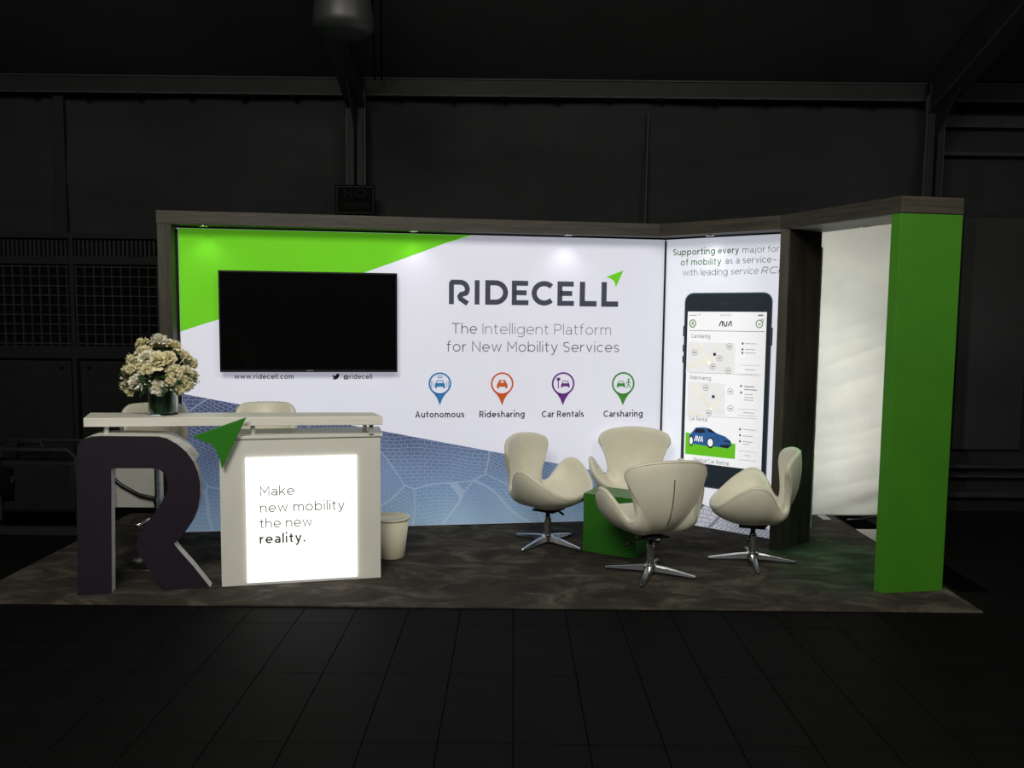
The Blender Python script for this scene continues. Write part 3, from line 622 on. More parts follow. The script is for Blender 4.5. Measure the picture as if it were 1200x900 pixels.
for k, (px, mn, c, lab) in enumerate(pins):
    M_ = mat(mn, c, 0.7, var=.04, emis=EM * .4)
    cx, cy = fan.uv(px, 449.6); R_ = abs(fan.uv(px + 13.2, 449.6)[0] - cx); tip = fan.uv(px, 474.2)[1]
    mb = MB(); fan.stroke(arc(cx, cy, R_ * .93, R_ * .93, 0, 360, 36)[:-1], R_ * .15, .0016, mb, True)
    lo = [(cx + R_ * cos(radians(q)), cy + R_ * sin(radians(q))) for q in (214, 218)]
    ro = [(cx + R_ * cos(radians(q)), cy + R_ * sin(radians(q))) for q in (322, 326)]
    ym = cy - R_ * .83
    left = [(cx - R_ * .80, cy - R_ * .60), (cx - R_ * .48, cy - R_ * .95), (cx - R_ * .22, cy - R_ * 1.35), (cx - R_ * .03, tip)]
    right = [(-x + 2 * cx, y) for x, y in left[::-1]]
    innr = arc(cx, cy, R_ * .87, R_ * .87, 318, 222, 10)
    fan.poly(left + right + innr, .0016, mb)
    pin = build('map_pin', mb, M_, gr, label=lab)
    mb = MB(); sc = R_ * .9
    if k == 0:
        car_front(fan, cx, cy - .05 * R_, sc, .0018, mb)
        for q in (1, -1):
            for rr in (.62, .78): fan.stroke(arc(cx, cy - .05 * R_, rr * R_ * q, rr * R_, -24, 24, 6), .05 * R_, .0018, mb)
        for rr in (.5, .64): fan.stroke(arc(cx, cy + .05 * R_, rr * R_, rr * R_, 65, 115, 6), .06 * R_, .0018, mb)
    elif k == 1: car_front(fan, cx, cy - .05 * R_, sc * 1.05, .0018, mb); [fan.poly(arc(cx + q * .18 * R_, cy + .15 * R_, .09 * R_, .12 * R_, 0, 360, 8)[:-1], .0018, mb) for q in (-1, 1)]
    elif k == 2:
        car_front(fan, cx + .2 * R_, cy - .05 * R_, sc * .85, .0018, mb)
        fan.stroke([(cx - .42 * R_, cy - .42 * R_), (cx - .42 * R_, cy + .4 * R_)], .08 * R_, .0018, mb); fan.rect(cx - .58 * R_, cy + .28 * R_, cx - .26 * R_, cy + .52 * R_, .0018, mb)
    else:
        car_front(fan, cx - .2 * R_, cy - .05 * R_, sc * .8, .0018, mb)
        wx = cx + .48 * R_
        fan.poly(arc(wx, cy + .36 * R_, .09 * R_, .09 * R_, 0, 360, 10)[:-1], .0018, mb)
        for st in ([(wx, cy + .25 * R_), (wx - .03 * R_, cy - .05 * R_)], [(wx - .03 * R_, cy - .05 * R_), (wx + .1 * R_, cy - .2 * R_), (wx + .16 * R_, cy - .42 * R_)], [(wx - .03 * R_, cy - .05 * R_), (wx - .18 * R_, cy - .4 * R_)],
                   [(wx - .2 * R_, cy + .0 * R_), (wx - .1 * R_, cy + .2 * R_), (wx, cy + .2 * R_), (wx + .14 * R_, cy + .02 * R_)]):
            fan.stroke(st, .07 * R_, .0018, mb)
    build('pin_symbol', mb, M_, gr)

# downlights let into the header
def downlight(x, y, parent, tgt, power, lensm=M_lens, c=(1, .98, .95), size=75):
    mb = MB().lathe((x, y, HB), [(.034, -.001), (.036, -.008), (.024, -.010), (.022, -.001)], 20)
    d = build('downlight', mb, M_chrome, parent, smooth=True)
    build('lens', MB().lathe((x, y, HB), [(.0, -.007), (.022, -.005)], 20), lensm, d)
    spot('downlight_beam', (x, y, HB - .03), tgt, power, size, 1.0, c, .03)
for px in (243, 484, 662):
    u, v = fan.uv(px, 275); w = fan.w(u, 0, .13)
    g = fan.w(u, 0, .0)
    downlight(w.x, w.y, mw, (g.x, g.y, 0.6), 1.4, size=125)

# television
tv = empty('television', tuple(fan.w(-.72, 1.68, .03)), 'large switched off black television mounted on the green and white display wall', 'television')
c4 = [fan.uv(x, y, .085) for x, y in ((257.2, 437), (465.2, 435.4), (466, 320.3), (255.7, 316.3))]
tu0, tu1 = (c4[0][0] + c4[3][0]) / 2, (c4[1][0] + c4[2][0]) / 2; tv0, tv1 = (c4[0][1] + c4[1][1]) / 2, (c4[2][1] + c4[3][1]) / 2
build('casing', fan.slab([(tu0, tv0), (tu1, tv0), (tu1, tv1), (tu0, tv1)], .035, .083), M_black, tv, bevel=.003)
build('screen', fan.slab([(tu0 + .012, tv0 + .022), (tu1 - .012, tv0 + .022), (tu1 - .012, tv1 - .012), (tu0 + .012, tv1 - .012)], .083, .085), M_screen, tv)
um = (tu0 + tu1) / 2
build('lower_trim', fan.slab([(tu0 + .004, tv0 + .001), (tu1 - .004, tv0 + .001), (tu1 - .004, tv0 + .007), (tu0 + .004, tv0 + .007)], .083, .086), M_unitl, tv)
build('badge', fan.slab([(um - .025, tv0 + .009), (um + .025, tv0 + .009), (um + .025, tv0 + .016), (um - .025, tv0 + .016)], .083, .0855), mat('dull_silver', (.25, .25, .25), .4), tv)
build('wall_bracket', fan.slab([(um - .3, 1.5), (um + .3, 1.5), (um + .3, 1.9), (um - .3, 1.9)], .0022, .035), M_blackm, tv)

# angled side wall
sw = empty('side_display_wall', (1.6, 6.5, 0), 'angled backlit display wall with a giant phone picture between the main wall and the dark pillar', 'display wall')
S1 = 1.13
build('core_panel', SIDEP.slab([(.03, CZ), (S1, CZ), (S1, HB), (.03, HB)], -.10, -.02), M_wood, sw)
sg2 = build('graphic_fabric', SIDEP.slab([(.004, CZ + .01), (S1, CZ + .01), (S1, HB - .002), (.004, HB - .002)], -.018, 0.0), M_fab2, sw, label='white backlit fabric graphic with phone picture')
build('header', MB().prism([F1, A_, (2.31, 6.235), (1.318, 6.965)], HB, HT), M_woodh, sw, bevel=.002)
build('pillar', MB().prism([(1.952, 6.0), (2.010, 5.967), (2.335, 6.208), (2.277, 6.243)], CZ, HB - .001), M_wood, sw, bevel=.002, label='dark wood slab pillar')
build('edge_profile', MB().box(tuple(SIDEP.w(.006, 1.2, .008)), (.012, .016, 2.37), rz=SIDEP.a), M_black, sw)
build('edge_profile', MB().box(tuple(SIDEP.w(S1 / 2, HB - .006, .012)), (S1, .02, .012), rz=SIDEP.a), M_black, sw)
u, v = SIDEP.uv(838, 277); w = SIDEP.w(u, 0, .10); g = SIDEP.w(u, 0, 0)
downlight(w.x, w.y, sw, (g.x, g.y, 0.6), 1.0, size=125)
sd = SIDEP
mb = text_px(sd, 'Supporting', 788.8, 837.8, 299.6, 7.6, .14, y1=297.6); text_px(sd, 'every', 841.2, 866, 297.4, 7.6, .14, mb=mb, y1=296.6)
text_px(sd, 'of mobility', 797.9, 845.3, 311.2, 7.6, .12, mb=mb, y1=309.6)
build('heading_lettering', mb, M_inkgreen, sg2)
mb = text_px(sd, 'major', 870, 897, 296.4, 7.6, .09, y1=295.6); text_px(sd, 'form', 900, 922, 295.5, 7.6, .09, mb=mb, y1=294.8)
text_px(sd, 'as a service', 849.6, 904.1, 309.3, 7.6, .09, mb=mb, y1=307.4); text_px(sd, '-', 906.5, 910, 307.3, 7.6, .09, mb=mb, y1=307.3)
text_px(sd, 'with leading', 800, 852.5, 323.4, 7.8, .08, mb=mb, y1=321.9); text_px(sd, 'service', 856, 888, 321.6, 7.8, .08, mb=mb, slant=.2, y1=320.8)
text_px(sd, 'RCI', 892, 912.5, 320.6, 7.8, .08, mb=mb, slant=.2, y1=320.2)
build('heading_lettering', mb, M_inkgrey, sg2)
# slate field and street plan at the foot
q = lambda x, y: sd.uv(x, y)
t0 = q(803, 583); t1 = q(832.5, 594); ss = (t1[1] - t0[1]) / (t1[0] - t0[0])
top = lambda u_: t0[1] + ss * (u_ - t0[0])
bu0 = q(826, 592)[0]; bu1 = q(806, 618)[0]
build('slate_field', sd.poly([(.005, CZ + .012), (bu1, CZ + .012), (bu0, top(bu0)), (.005, top(.005))], .0008), M_fslate, sg2)
build('street_plan', sd.poly([(bu1, CZ + .012), (S1 - .005, CZ + .012), (S1 - .005, max(CZ + .05, top(S1))), (bu0, top(bu0))], .0008), M_map2, sg2, label='pale field printed with a dark street plan')
# the phone
pu0 = q(801.3, 400)[0]; pu1 = q(904.0, 400)[0]; pv1 = q(850, 342.8)[1]; pv0 = q(820, 570.3)[1]
def rrect(u0, v0, u1, v1, r):
    return arc(u1 - r, v1 - r, r, r, 0, 90, 6) + arc(u0 + r, v1 - r, r, r, 90, 180, 6) + arc(u0 + r, v0 + r, r, r, 180, 270, 6) + arc(u1 - r, v0 + r, r, r, 270, 360, 6)
M_ph = mat('phone_slate_print', s2l(34, 48, 60), .6, var=.08, emis=.12); M_ph2 = mat('phone_edge_print', s2l(92, 110, 124), .6, var=.05, emis=.2)
M_pscr = mat('phone_screen_print', s2l(240, 241, 247), .8, var=.01, emis=EM * 1.3); M_pmap = mat('pale_map_print', s2l(231, 232, 235), .8, var=.03, emis=EM * 1.2, scale=12)
M_yel = mat('pale_road_print', s2l(236, 232, 216), .8, emis=EM * 1.2)
ph = build('phone_picture', sd.poly(rrect(pu0, pv0, pu1, pv1, .075), .001), M_ph2, sg2, label='giant dark phone showing a map screen')
build('phone_front', sd.poly(rrect(pu0 + .008, pv0 + .008, pu1 - .008, pv1 - .008, .07), .0014), M_ph, sg2)
su0 = q(805.2, 400)[0]; su1 = q(897.6, 400)[0]; sv1 = q(851, 365.4)[1]; sv0 = q(850, 546.5)[1]
build('phone_screen', sd.rect(su0, sv0, su1, sv1, .0018), M_pscr, sg2)
mb = MB(); sd.stroke([q(843, 355.5), q(860, 355.5)], .008, .0018, mb); sd.poly(arc(*q(838, 355.6), .008, .008, 0, 360, 10)[:-1], .0018, mb)
build('phone_speaker', mb, M_slated, sg2)
mb = MB()
for y0_, y1_ in ((382, 394), (404, 412), (417, 425)):
    a = q(801.3, y0_)[1]; b = q(801.3, y1_)[1]; sd.rect(pu0 - .008, b, pu0 + .004, a, .0012, mb)
a = q(904, 384)[1]; b = q(904, 405)[1]; sd.rect(pu1 - .004, b, pu1 + .008, a, .0012, mb)
build('phone_buttons', mb, M_ph, sg2)
K1 = .0022; K2 = .0026
def P9(x, y): return q(800 + x / 9, 360 + y / 9)       # upper detail photo
def P7(x, y): return q(800 + x / 7.5, 440 + y / 7.5)   # lower detail photo
mb = MB()
sd.pxpoly([(806.5, 400.5), (862, 402), (861.5, 438), (803.8, 436.5)], K1, mb); sd.poly([P7(50, 50), P7(375, 70), P7(375, 355), P7(35, 345)], K1, mb)
build('map_tile', mb, M_pmap, sg2)
mb = MB()
for s_ in ([P9(150, 380), P9(290, 600)], [P9(270, 600), P9(400, 420)], [P9(60, 640), P9(250, 560)], [P7(110, 90), P7(250, 300)], [P7(250, 300), P7(330, 200)], [P7(50, 320), P7(180, 350)]):
    sd.stroke(s_, .022, .0024, mb)
build('map_roads', mb, M_yel, sg2)
mb = MB()
for c_ in ((130, 478), (390, 538), (318, 625), (480, 668), (495, 412)): sd.stroke(arc(*P9(*c_), .023, .023, 0, 360, 16)[:-1], .0035, K2, mb, True); x_, y_ = P9(*c_); sd.rect(x_ - .010, y_ - .005, x_ + .010, y_ + .004, K2, mb)
for c_ in ((205, 108), (420, 140), (420, 290), (230, 330)): sd.stroke(arc(*P7(*c_), .023, .023, 0, 360, 16)[:-1], .0035, K2, mb, True); x_, y_ = P7(*c_); sd.rect(x_ - .010, y_ - .005, x_ + .010, y_ + .004, K2, mb)
sd.stroke([P9(70, 246), P9(865, 258)], .004, K2, mb)
for l_ in ([P9(70, 690), P9(570, 705)], [P9(570, 712), P9(830, 722)], [P7(30, 352), P7(650, 380)], [P9(600, 610), P9(800, 618)], [P9(600, 700), P9(800, 708)], [P7(490, 295), P7(650, 300)], [P7(490, 350), P7(650, 358)], [P7(490, 660), P7(650, 680)], [P7(490, 740), P7(650, 755)]): sd.stroke(l_, .0022, K2, mb)
build('map_markers', mb, M_inklight, sg2)
mb = MB(); sd.poly(arc(*P9(338, 498), .014, .014, 0, 360, 12)[:-1], K2, mb); sd.poly(arc(*P7(270, 186), .014, .014, 0, 360, 12)[:-1], K2, mb)
build('map_position_dots', mb, mat('navy_dot_print', s2l(70, 70, 130), .7), sg2)
def ptext(t, a_, b_, capv, weight, mb=None):
    return text(sd, t, a_[0], (a_[1] + b_[1]) / 2, b_[0], capv, weight, K2, mb)
mb = ptext('Carsharing', P9(92, 325), P9(290, 325), .034, .10); ptext('Ridesharing', P9(75, 765), P9(298, 765), .034, .10, mb)
ptext('Car Rental', P7(58, 395), P7(215, 402), .034, .10, mb); ptext('Rental Car Rental', P7(100, 765), P7(405, 782), .034, .10, mb)
build('section_lettering', mb, M_inkgrey, sg2)
mb = MB(); x0_, yb_ = P9(385, 200); x1_, _ = P9(515, 200); wv = (x1_ - x0_); cv = P9(450, 150)[1] - P9(450, 202)[1]
for k_ in (0, .36, .72):
    seq = [(0, 0), (.16, .9), (.22, 1), (.28, .9), (.28, 0)] if k_ != .36 else [(-.02, 1), (.08, .1), (.16, 0), (.24, .1), (.30, 1)]
    sd.stroke([(x0_ + (k_ + a * .95) * wv, yb_ + b * cv) for a, b in seq], .0085, K2, mb)
build('app_lettering', mb, M_ink, sg2)
mb = MB()
for i in range(5): sd.poly(arc(P9(78 + 16 * i, 84)[0], P9(78, 84)[1], .005, .005, 0, 360, 8)[:-1], K2, mb)
sd.stroke([P9(168, 78), P9(186, 78)], .005, K2, mb); sd.rect(P9(795, 90)[0], P9(795, 92)[1], P9(850, 90)[0], P9(850, 78)[1], K2, mb)
text(sd, '9:41 AM', P9(398, 95)[0], P9(450, 95)[1], P9(515, 95)[0], .018, .1, K2, mb)
build('status_lettering', mb, M_inklight, sg2)
mb = MB(); c_ = P9(107, 172); sd.stroke(arc(*c_, .026, .030, 0, 360, 20)[:-1], .009, K2, mb, True)
sd.poly(arc(c_[0], c_[1] + .006, .008, .010, 0, 360, 8)[:-1], K2, mb); sd.stroke(arc(c_[0], c_[1] - .018, .014, .012, 10, 170, 8), .005, K2, mb)
c_ = P9(810, 176); sd.stroke(arc(*c_, .026, .030, 0, 360, 20)[:-1], .007, K2, mb, True); sd.stroke([(c_[0] - .01, c_[1] + .004), (c_[0], c_[1] - .01), (c_[0] + .012, c_[1] + .012)], .005, K2, mb)
c_ = P9(842, 140); sd.stroke(arc(*c_, .008, .010, 0, 360, 12)[:-1], .005, K2, mb, True)
build('app_symbols', mb, mat('olive_green_print', s2l(128, 160, 90), .7, emis=.15), sg2)
mb = MB()
def lines(f, rows):
    for x_, y_, w_2 in rows:
        a = f(x_, y_); b = f(x_ + w_2, y_); i_ = 0; u_ = a[0]
        while u_ < b[0] - .004:
            l_ = random.uniform(.006, .014); sd.stroke([(u_, a[1]), (min(u_ + l_, b[0]), a[1])], .007, K2, mb); u_ += l_ + .004
lines(P9, [(660, 383, 120), (660, 445, 105), (660, 482, 105), (655, 658, 110), (650, 838, 110), (650, 868, 130)])
lines(P7, [(545, 95, 85), (545, 122, 110), (545, 165, 75), (545, 192, 75), (545, 215, 75), (535, 325, 90), (530, 473, 110), (530, 530, 85), (530, 580, 85), (530, 602, 55), (545, 702, 55)])
build('small_print', mb, mat('faint_ink', s2l(184, 184, 192), .7, var=.04, emis=.1), sg2)
mb = MB()
for f, x_, y_ in ((P9, 635, 383), (P9, 632, 445), (P9, 632, 482), (P7, 515, 150), (P7, 505, 473), (P7, 505, 525), (P7, 505, 578), (P7, 515, 92)):
    c_ = f(x_, y_); sd.poly(arc(*c_, .008, .010, 0, 360, 8)[:-1], K2, mb)
build('list_symbols', mb, M_inkgrey, sg2)
build('advert_green_field', sd.poly([P7(28, 497), P7(70, 508), P7(465, 602), P7(460, 735), P7(22, 688)], K2), M_fgreen, sg2)
K3 = .0032; K4 = .0037; K5 = .0042
build('car_picture', sd.poly([P7(*p) for p in ((58, 575), (60, 525), (85, 495), (118, 456), (190, 454), (240, 466), (300, 508), (380, 538), (424, 578), (430, 615), (398, 642), (270, 622), (225, 622), (100, 600))], K3), mat('car_blue_print', s2l(44, 106, 178), .6, var=.2, scale=20, emis=.2), sg2, label='blue hatchback picture')
mb = MB(); sd.poly([P7(*p) for p in ((98, 500), (126, 466), (182, 468), (205, 500), (150, 504))], K4, mb); sd.poly([P7(*p) for p in ((208, 468), (252, 474), (290, 508), (238, 500))], K4, mb)
sd.poly([P7(*p) for p in ((360, 565), (420, 580), (425, 592), (370, 580))], K4, mb); sd.poly([P7(*p) for p in ((330, 610), (425, 608), (400, 640), (330, 628))], K4, mb)
for c_, rx in (((76, 574), .020), ((244, 592), .032)): sd.poly(arc(*P7(*c_), rx, .045, 0, 360, 16)[:-1], K4, mb)
build('car_glass_and_tyres', mb, M_ink, sg2)
mb = MB()
for c_, rx in (((76, 572), .014), ((244, 590), .023)): sd.poly(arc(*P7(*c_), rx, .032, 0, 360, 16)[:-1], K5, mb)
x0_, yb_ = P7(106, 574); x1_, y1_ = P7(178, 540); wv = x1_ - x0_
for k_ in (0, .36, .72):
    seq = [(0, 0), (.20, 1), (.28, 0)] if k_ != .36 else [(-.02, 1), (.14, 0), (.30, 1)]
    sd.stroke([(x0_ + (k_ + a * .95) * wv, yb_ + b * .042) for a, b in seq], .010, K5, mb)
build('car_wheels_and_lettering', mb, M_pscr, sg2)

# canopy beam and green column
cb = empty('canopy_beam', (2.3, 5.6, HB), 'wood faced canopy beam from the dark pillar to the green column', 'beam')
build('fascia', MB().prism([A_, B_, C_, D_], HB, HT), M_woodh, cb, bevel=.002)
ins = .012
build('soffit', MB().prism([(A_[0] + .03, A_[1] - .01), (B_[0] + .012, B_[1] + .03), (C_[0] - .015, C_[1] + .03), (D_[0] - .005, D_[1] - .03)], HB - .004, HB + .001), M_sofit, cb, label='pale soffit')
w = fl(1014, 264.5, HB)
downlight(w.x, w.y, cb, (w.x - .10, w.y - .10, 0), 60, M_lensg, (.06, 1, .34), 44)
gc = MB().prism([(2.338, 5.087), (2.372, 5.036), (2.787, 5.100), (2.752, 5.152)], CZ, HB - .004)
tag(build('green_column', gc, M_green, bevel=.002), 'tall bright green slab column at the right front corner of the carpet', 'column')

# ============================================================ COUNTER
cab = empty('counter_cabinet', (-1.35, 5.3, CZ), 'white counter cabinet with a glowing square sign, right half of the reception counter', 'cabinet')
DEP = -.33
build('body', CNT.slab([(0, CZ), (1.0, CZ), (1.0, .958), (0, .958)], DEP, 0), M_white, cab, bevel=.002)
build('lid', CNT.slab([(-.006, .958), (1.014, .958), (1.014, .976), (-.006, .976)], DEP - .006, .012), M_white, cab, bevel=.002)
lb = build('light_box', CNT.slab([(.156, .030), (.848, .030), (.848, .838), (.156, .838)], .001, .012), M_light, cab, bevel=.001, label='glowing white sign panel')
z5 = lambda x: 280 + x / 5.625
y5 = lambda y: 530 + y / 5.625
M_mk = mat('grey_sign_ink', s2l(104, 106, 98), .7, var=.05); M_mkd = mat('dark_sign_ink', s2l(76, 78, 62), .7, var=.05)
for t, xa, xb, ya, yb_, wg, mm in (('Make', 140, 365, 283, 279, .10, M_mk), ('new mobility', 140, 697, 390, 376, .10, M_mk), ('the new', 138, 483, 494, 485, .10, M_mk), ('reality.', 138, 440, 596, 588, .165, M_mkd)):
    letters(CNT, t, z5(xa), z5(xb), y5(ya), y5(yb_), 11.0, wg, mm, lb, .0135)

# the countertop slab on its metal spacers
c0 = fl(97.5, 490, 1.095); c1 = fl(448.5, 488, 1.095); c2 = fl(437.5, 483.2, 1.095); c3 = fl(105.5, 483.6, 1.095)
ct = empty('countertop', ((c0.x + c1.x) / 2, c0.y + .1, 1.04), 'long white floating countertop bridging the big letter and the cabinet', 'countertop')
build('slab', MB().prism([(p.x, p.y) for p in (c0, c1, c2, c3)], 1.040, 1.095), M_whitew, ct, bevel=.003)
dirv = (c1 - c0).normalized(); nrm = Vector((-dirv.y, dirv.x, 0))
for u, dn, z0 in ((.115, .05, .988), (.17, .16, .988), (.50, .14, .988), (1.00, .05, .976), (1.70, .16, .976), (1.745, .05, .976)):
    p = c0 + dirv * u + nrm * dn
    if u < .5:
        pass
    build('spacer', MB().lathe((p.x, p.y, 0), [(.020, z0), (.020, z0 + .004), (.015, z0 + .006), (.015, 1.034), (.020, 1.036), (.020, 1.0402)], 20), M_alu, ct, smooth=False)

# big letter R
lr = empty('letter_sculpture', (-2.3, 4.95, CZ), 'huge dark violet letter R with white edges holding up the left of the counter', 'letter')
def Rz(x, y): return (80 + x / 4.09, 490 + y / 4.09)
outl = [(45, 858), (42, 200), (44, 150), (52, 120), (75, 100), (110, 88), (160, 86), (430, 88)]
outl += [(470, 97), (520, 124), (565, 162), (600, 210), (620, 260), (631, 310), (632, 370), (622, 430), (598, 490), (565, 540), (533, 580), (505, 602), (540, 645), (600, 712), (680, 810)]
outl += [(620, 820), (490, 828), (462, 818), (435, 790), (400, 742), (362, 690), (340, 655), (330, 620), (330, 585), (345, 550), (380, 500), (415, 452), (445, 405), (468, 365), (478, 330), (474, 292), (458, 262), (435, 245), (400, 240), (205, 240), (208, 838)]
pts = [CNT.uv(*Rz(x, y), .0) for x, y in outl]
pts = [(u, max(CZ, v)) for u, v in pts]
pts[0] = (pts[0][0], CZ); pts[-1] = (pts[-1][0], CZ); pts[22] = (pts[22][0], CZ); pts[23] = (pts[23][0], CZ); pts[24] = (pts[24][0], CZ)
build('white_body', CNT.slab(pts, -.09, -.006), M_white, lr)
build('dark_face', CNT.slab(pts, -.0055, .004), M_slate, lr)
rim = [pts[i] for i in range(3, 12)]
inner = []
for i, (u, v) in enumerate(rim):
    a = Vector(rim[max(i - 1, 0)]); b = Vector(rim[min(i + 1, len(rim) - 1)]); d = (b - a).normalized()
    inner.append((u + d.y * .02, v - d.x * .02))
build('rear_rim_shelf', CNT.slab(rim + inner[::-1], -.25, -.091), M_white, lr)

# green arrow
ar = [CNT.uv(x, y, .06) for x, y in ((288.3, 489.3), (224.8, 511.8), (238, 517), (248, 521), (253, 527), (257, 536), (260, 549.5))]
tag(build('arrow_sign', CNT.slab(ar, .035, .060), mat('arrow_green_paint', s2l(44, 128, 22), .45, var=.04), bevel=.002), 'green paper plane arrow fixed to the front of the countertop between letter and cabinet', 'sign')

# waste bin
bn = empty('waste_bin', (-.855, 5.72, CZ), 'small cream waste bin on the carpet right of the counter', 'bin')
build('pail', MB().lathe((-.855, 5.72, CZ), [(.0, .0), (.088, .0), (.093, .006), (.125, .285), (.119, .285), (.088, .012), (0, .010)], 40), M_bin, bn, smooth=True)
build('rim', MB().lathe((-.855, 5.72, CZ), [(.123, .278), (.131, .280), (.131, .292), (.120, .294), (.119, .280)], 40), M_bin, bn, smooth=True)

# ============================================================ FLOWERS
v0 = fl(184, 488, 1.095); VX, VY = v0.x, v0.y + .095; VZ = 1.0952
vs = empty('glass_vase', (VX, VY, VZ), 'clear glass vase lined with dark green leaves on the countertop', 'vase')
R2 = .088
def sq(c, r, z0, z1, seg=6, rr=.02): return [(c[0] + x, c[1] + y) for x, y in rrect(-r, -r, r, r, rr)]
build('glass', MB().lathe((VX, VY, VZ), [(0, 0), (R2 - .006, 0), (R2, .004), (R2, .205), (R2 - .002, .207), (R2 - .006, .205), (R2 - .006, .018), (0, .016)], 64), M_glass, vs)
M_leafd = mat('dark_green_leaf', (.012, .055, .014), .35, var=.5, scale=14); M_leaf = mat('green_leaf', (.02, .065, .018), .45, var=.5, scale=20)
build('leaf_lining', MB().lathe((VX, VY, VZ), [(0, .019), (R2 - .010, .019), (R2 - .010, .19), (0, .19)], 40), M_leafd, vs, smooth=False)
bq = empty('flower_bouquet', (VX, VY, VZ + .2), 'round bouquet of cream white carnations and dark leaves in the glass vase', 'bouquet')
M_pet = [mat('cream_petal', (.86, .80, .54), .7, var=.1, scale=30), mat('white_petal', (.90, .87, .74), .7, var=.08, scale=30)]
def flower_mb(r, nl=5):
    mb = MB()
    for L_ in range(nl):
        t = L_ / (nl - 1); npet = 9 - int(t * 5); tilt = radians(6 + 66 * t); pr = r * (1 - .35 * t)
        for p in range(npet):
            tl_ = tilt; tilt = tilt + random.uniform(-.22, .22); pr_ = pr; pr = pr * random.uniform(.85, 1.1)
            a0 = 2 * pi * (p + .5 * (L_ % 2) + random.uniform(-.15, .15)) / npet; wdt = 2 * pi / npet * .62
            k = len(mb.v)
            for i in range(4):
                s = i / 3
                for j in range(4):
                    q = (j / 3 - .5) * 2; aa = a0 + q * wdt * (0.35 + .65 * s)
                    rad = pr * s * cos(tilt) * 1.0 + .004; z = r * .25 * t + pr * s * sin(tilt) * .85 + (random.uniform(-.14, .14) + (.13 if j % 2 else -.09)) * r * (s ** 2)
                    mb.v.append(Vector((rad * cos(aa), rad * sin(aa), z)))
            for i in range(3):
                for j in range(3):
                    a = k + i * 4 + j; mb.f.append((a, a + 4, a + 5, a + 1))
            tilt = tl_; pr = pr_
    return mb
protos = []
ORG['__f'] = Vector()
for i in range(4):
    me_o = build('flower', flower_mb(1.0, 6), M_pet[i % 2], bq)
    # prototype mesh is unit size about its own origin
    for vtx in me_o.data.vertices: vtx.co += Vector((VX, VY, VZ + .2))
    protos.append(me_o)
def orient(d): return Vector(d).to_track_quat('Z', 'Y').to_euler()
spots = []
C0 = Vector((0, 0, .10))
# the flower heads that read in the photograph (x to the right, z up, y towards the camera negative)
heads = [(-.03, .145, -.16, .070, 1), (.045, .135, -.17, .070, 0), (.005, .235, -.05, .062, 1), (-.075, .175, -.12, .055, 0), (.10, .145, -.13, .055, 0), (-.16, .13, -.08, .06, 0), (-.205, .07, -.06, .058, 0),
         (-.20, -.01, -.10, .062, 0), (-.095, .015, -.19, .062, 1), (.06, -.015, -.20, .055, 1), (-.01, .085, -.20, .048, 0), (.14, .07, -.14, .055, 0), (.19, .06, -.05, .055, 0), (.20, .00, -.08, .05, 0), (.13, .02, -.17, .04, 0),
         (.10, .205, -.04, .05, 0), (.16, .15, -.02, .05, 0), (-.12, .215, -.02, .05, 0), (-.05, .20, .02, .05, 0), (.05, .18, .05, .06, 0), (-.14, .08, -.15, .045, 0), (-.06, .10, -.18, .042, 0), (.19, .11, .03, .05, 0), (-.18, .12, .04, .05, 0),
         (0, .15, .15, .06, 0), (.12, .10, .14, .06, 0), (-.12, .10, .14, .06, 0), (.0, .04, .20, .06, 0), (.17, .03, .10, .05, 0), (-.19, .02, .08, .05, 0), (-.15, -.04, -.15, .04, 0), (.165, -.03, -.13, .038, 0)]
for i, (x, z, y, r, wht) in enumerate(heads):
    p = Vector((x, y, z * 1.22 + .01)); d = (p - Vector((0, 0, -.02))).normalized()
    base = protos[(i % 2) * 2 + (1 if wht else 0)]
    o = base if i < 0 else base.copy(); col.objects.link(o) if o.name not in col.objects else None
    o.parent = bq; o.location = p - d * r * .5; o.rotation_euler = orient(d); o.scale = (r, r, r)
for p_ in protos: bpy.data.objects.remove(p_)
lf = MB(); nL = 5
for i in range(nL + 1):
    s = i / nL; wv = sin(pi * min(1, s * .95 + .03)) * .24
    for q in (-1, 0, 1): lf.v.append(Vector((q * wv, s, -.25 * s * s + (.06 if q else 0))))
for i in range(nL):
    for j in range(2): a = i * 3 + j; lf.f.append((a, a + 1, a + 4, a + 3))
lf0 = build('leaf', lf, M_leaf, bq, smooth=True)
for vtx in lf0.data.vertices: vtx.co += Vector((VX, VY, VZ + .2))
rs = random.Random(3)
for i in range(170):
    th = rs.uniform(0, 2 * pi); ph_ = rs.uniform(-.25, 1.25)
    d = Vector((cos(th) * cos(ph_), sin(th) * cos(ph_), sin(ph_) * .9))
    if i >= 60: th = rs.uniform(-pi * 1.0, 0.0); d = Vector((cos(th) * .9, sin(th) * .9, rs.uniform(-.35, .2)))
    rr = rs.uniform(.10, .18) if i < 60 else rs.uniform(.13, .21)
    p = Vector((d.x * rr, d.y * rr, .05 + d.z * rr))
    o = lf0.copy(); col.objects.link(o); o.parent = bq; o.location = p
    dd = (d + Vector((rs.uniform(-.4, .4), rs.uniform(-.4, .4), rs.uniform(-.5, .3)))).normalized()
    o.rotation_euler = dd.to_track_quat('Y', 'Z').to_euler(); s = rs.uniform(.055, .085); o.scale = (s, s, s)
bpy.data.objects.remove(lf0)
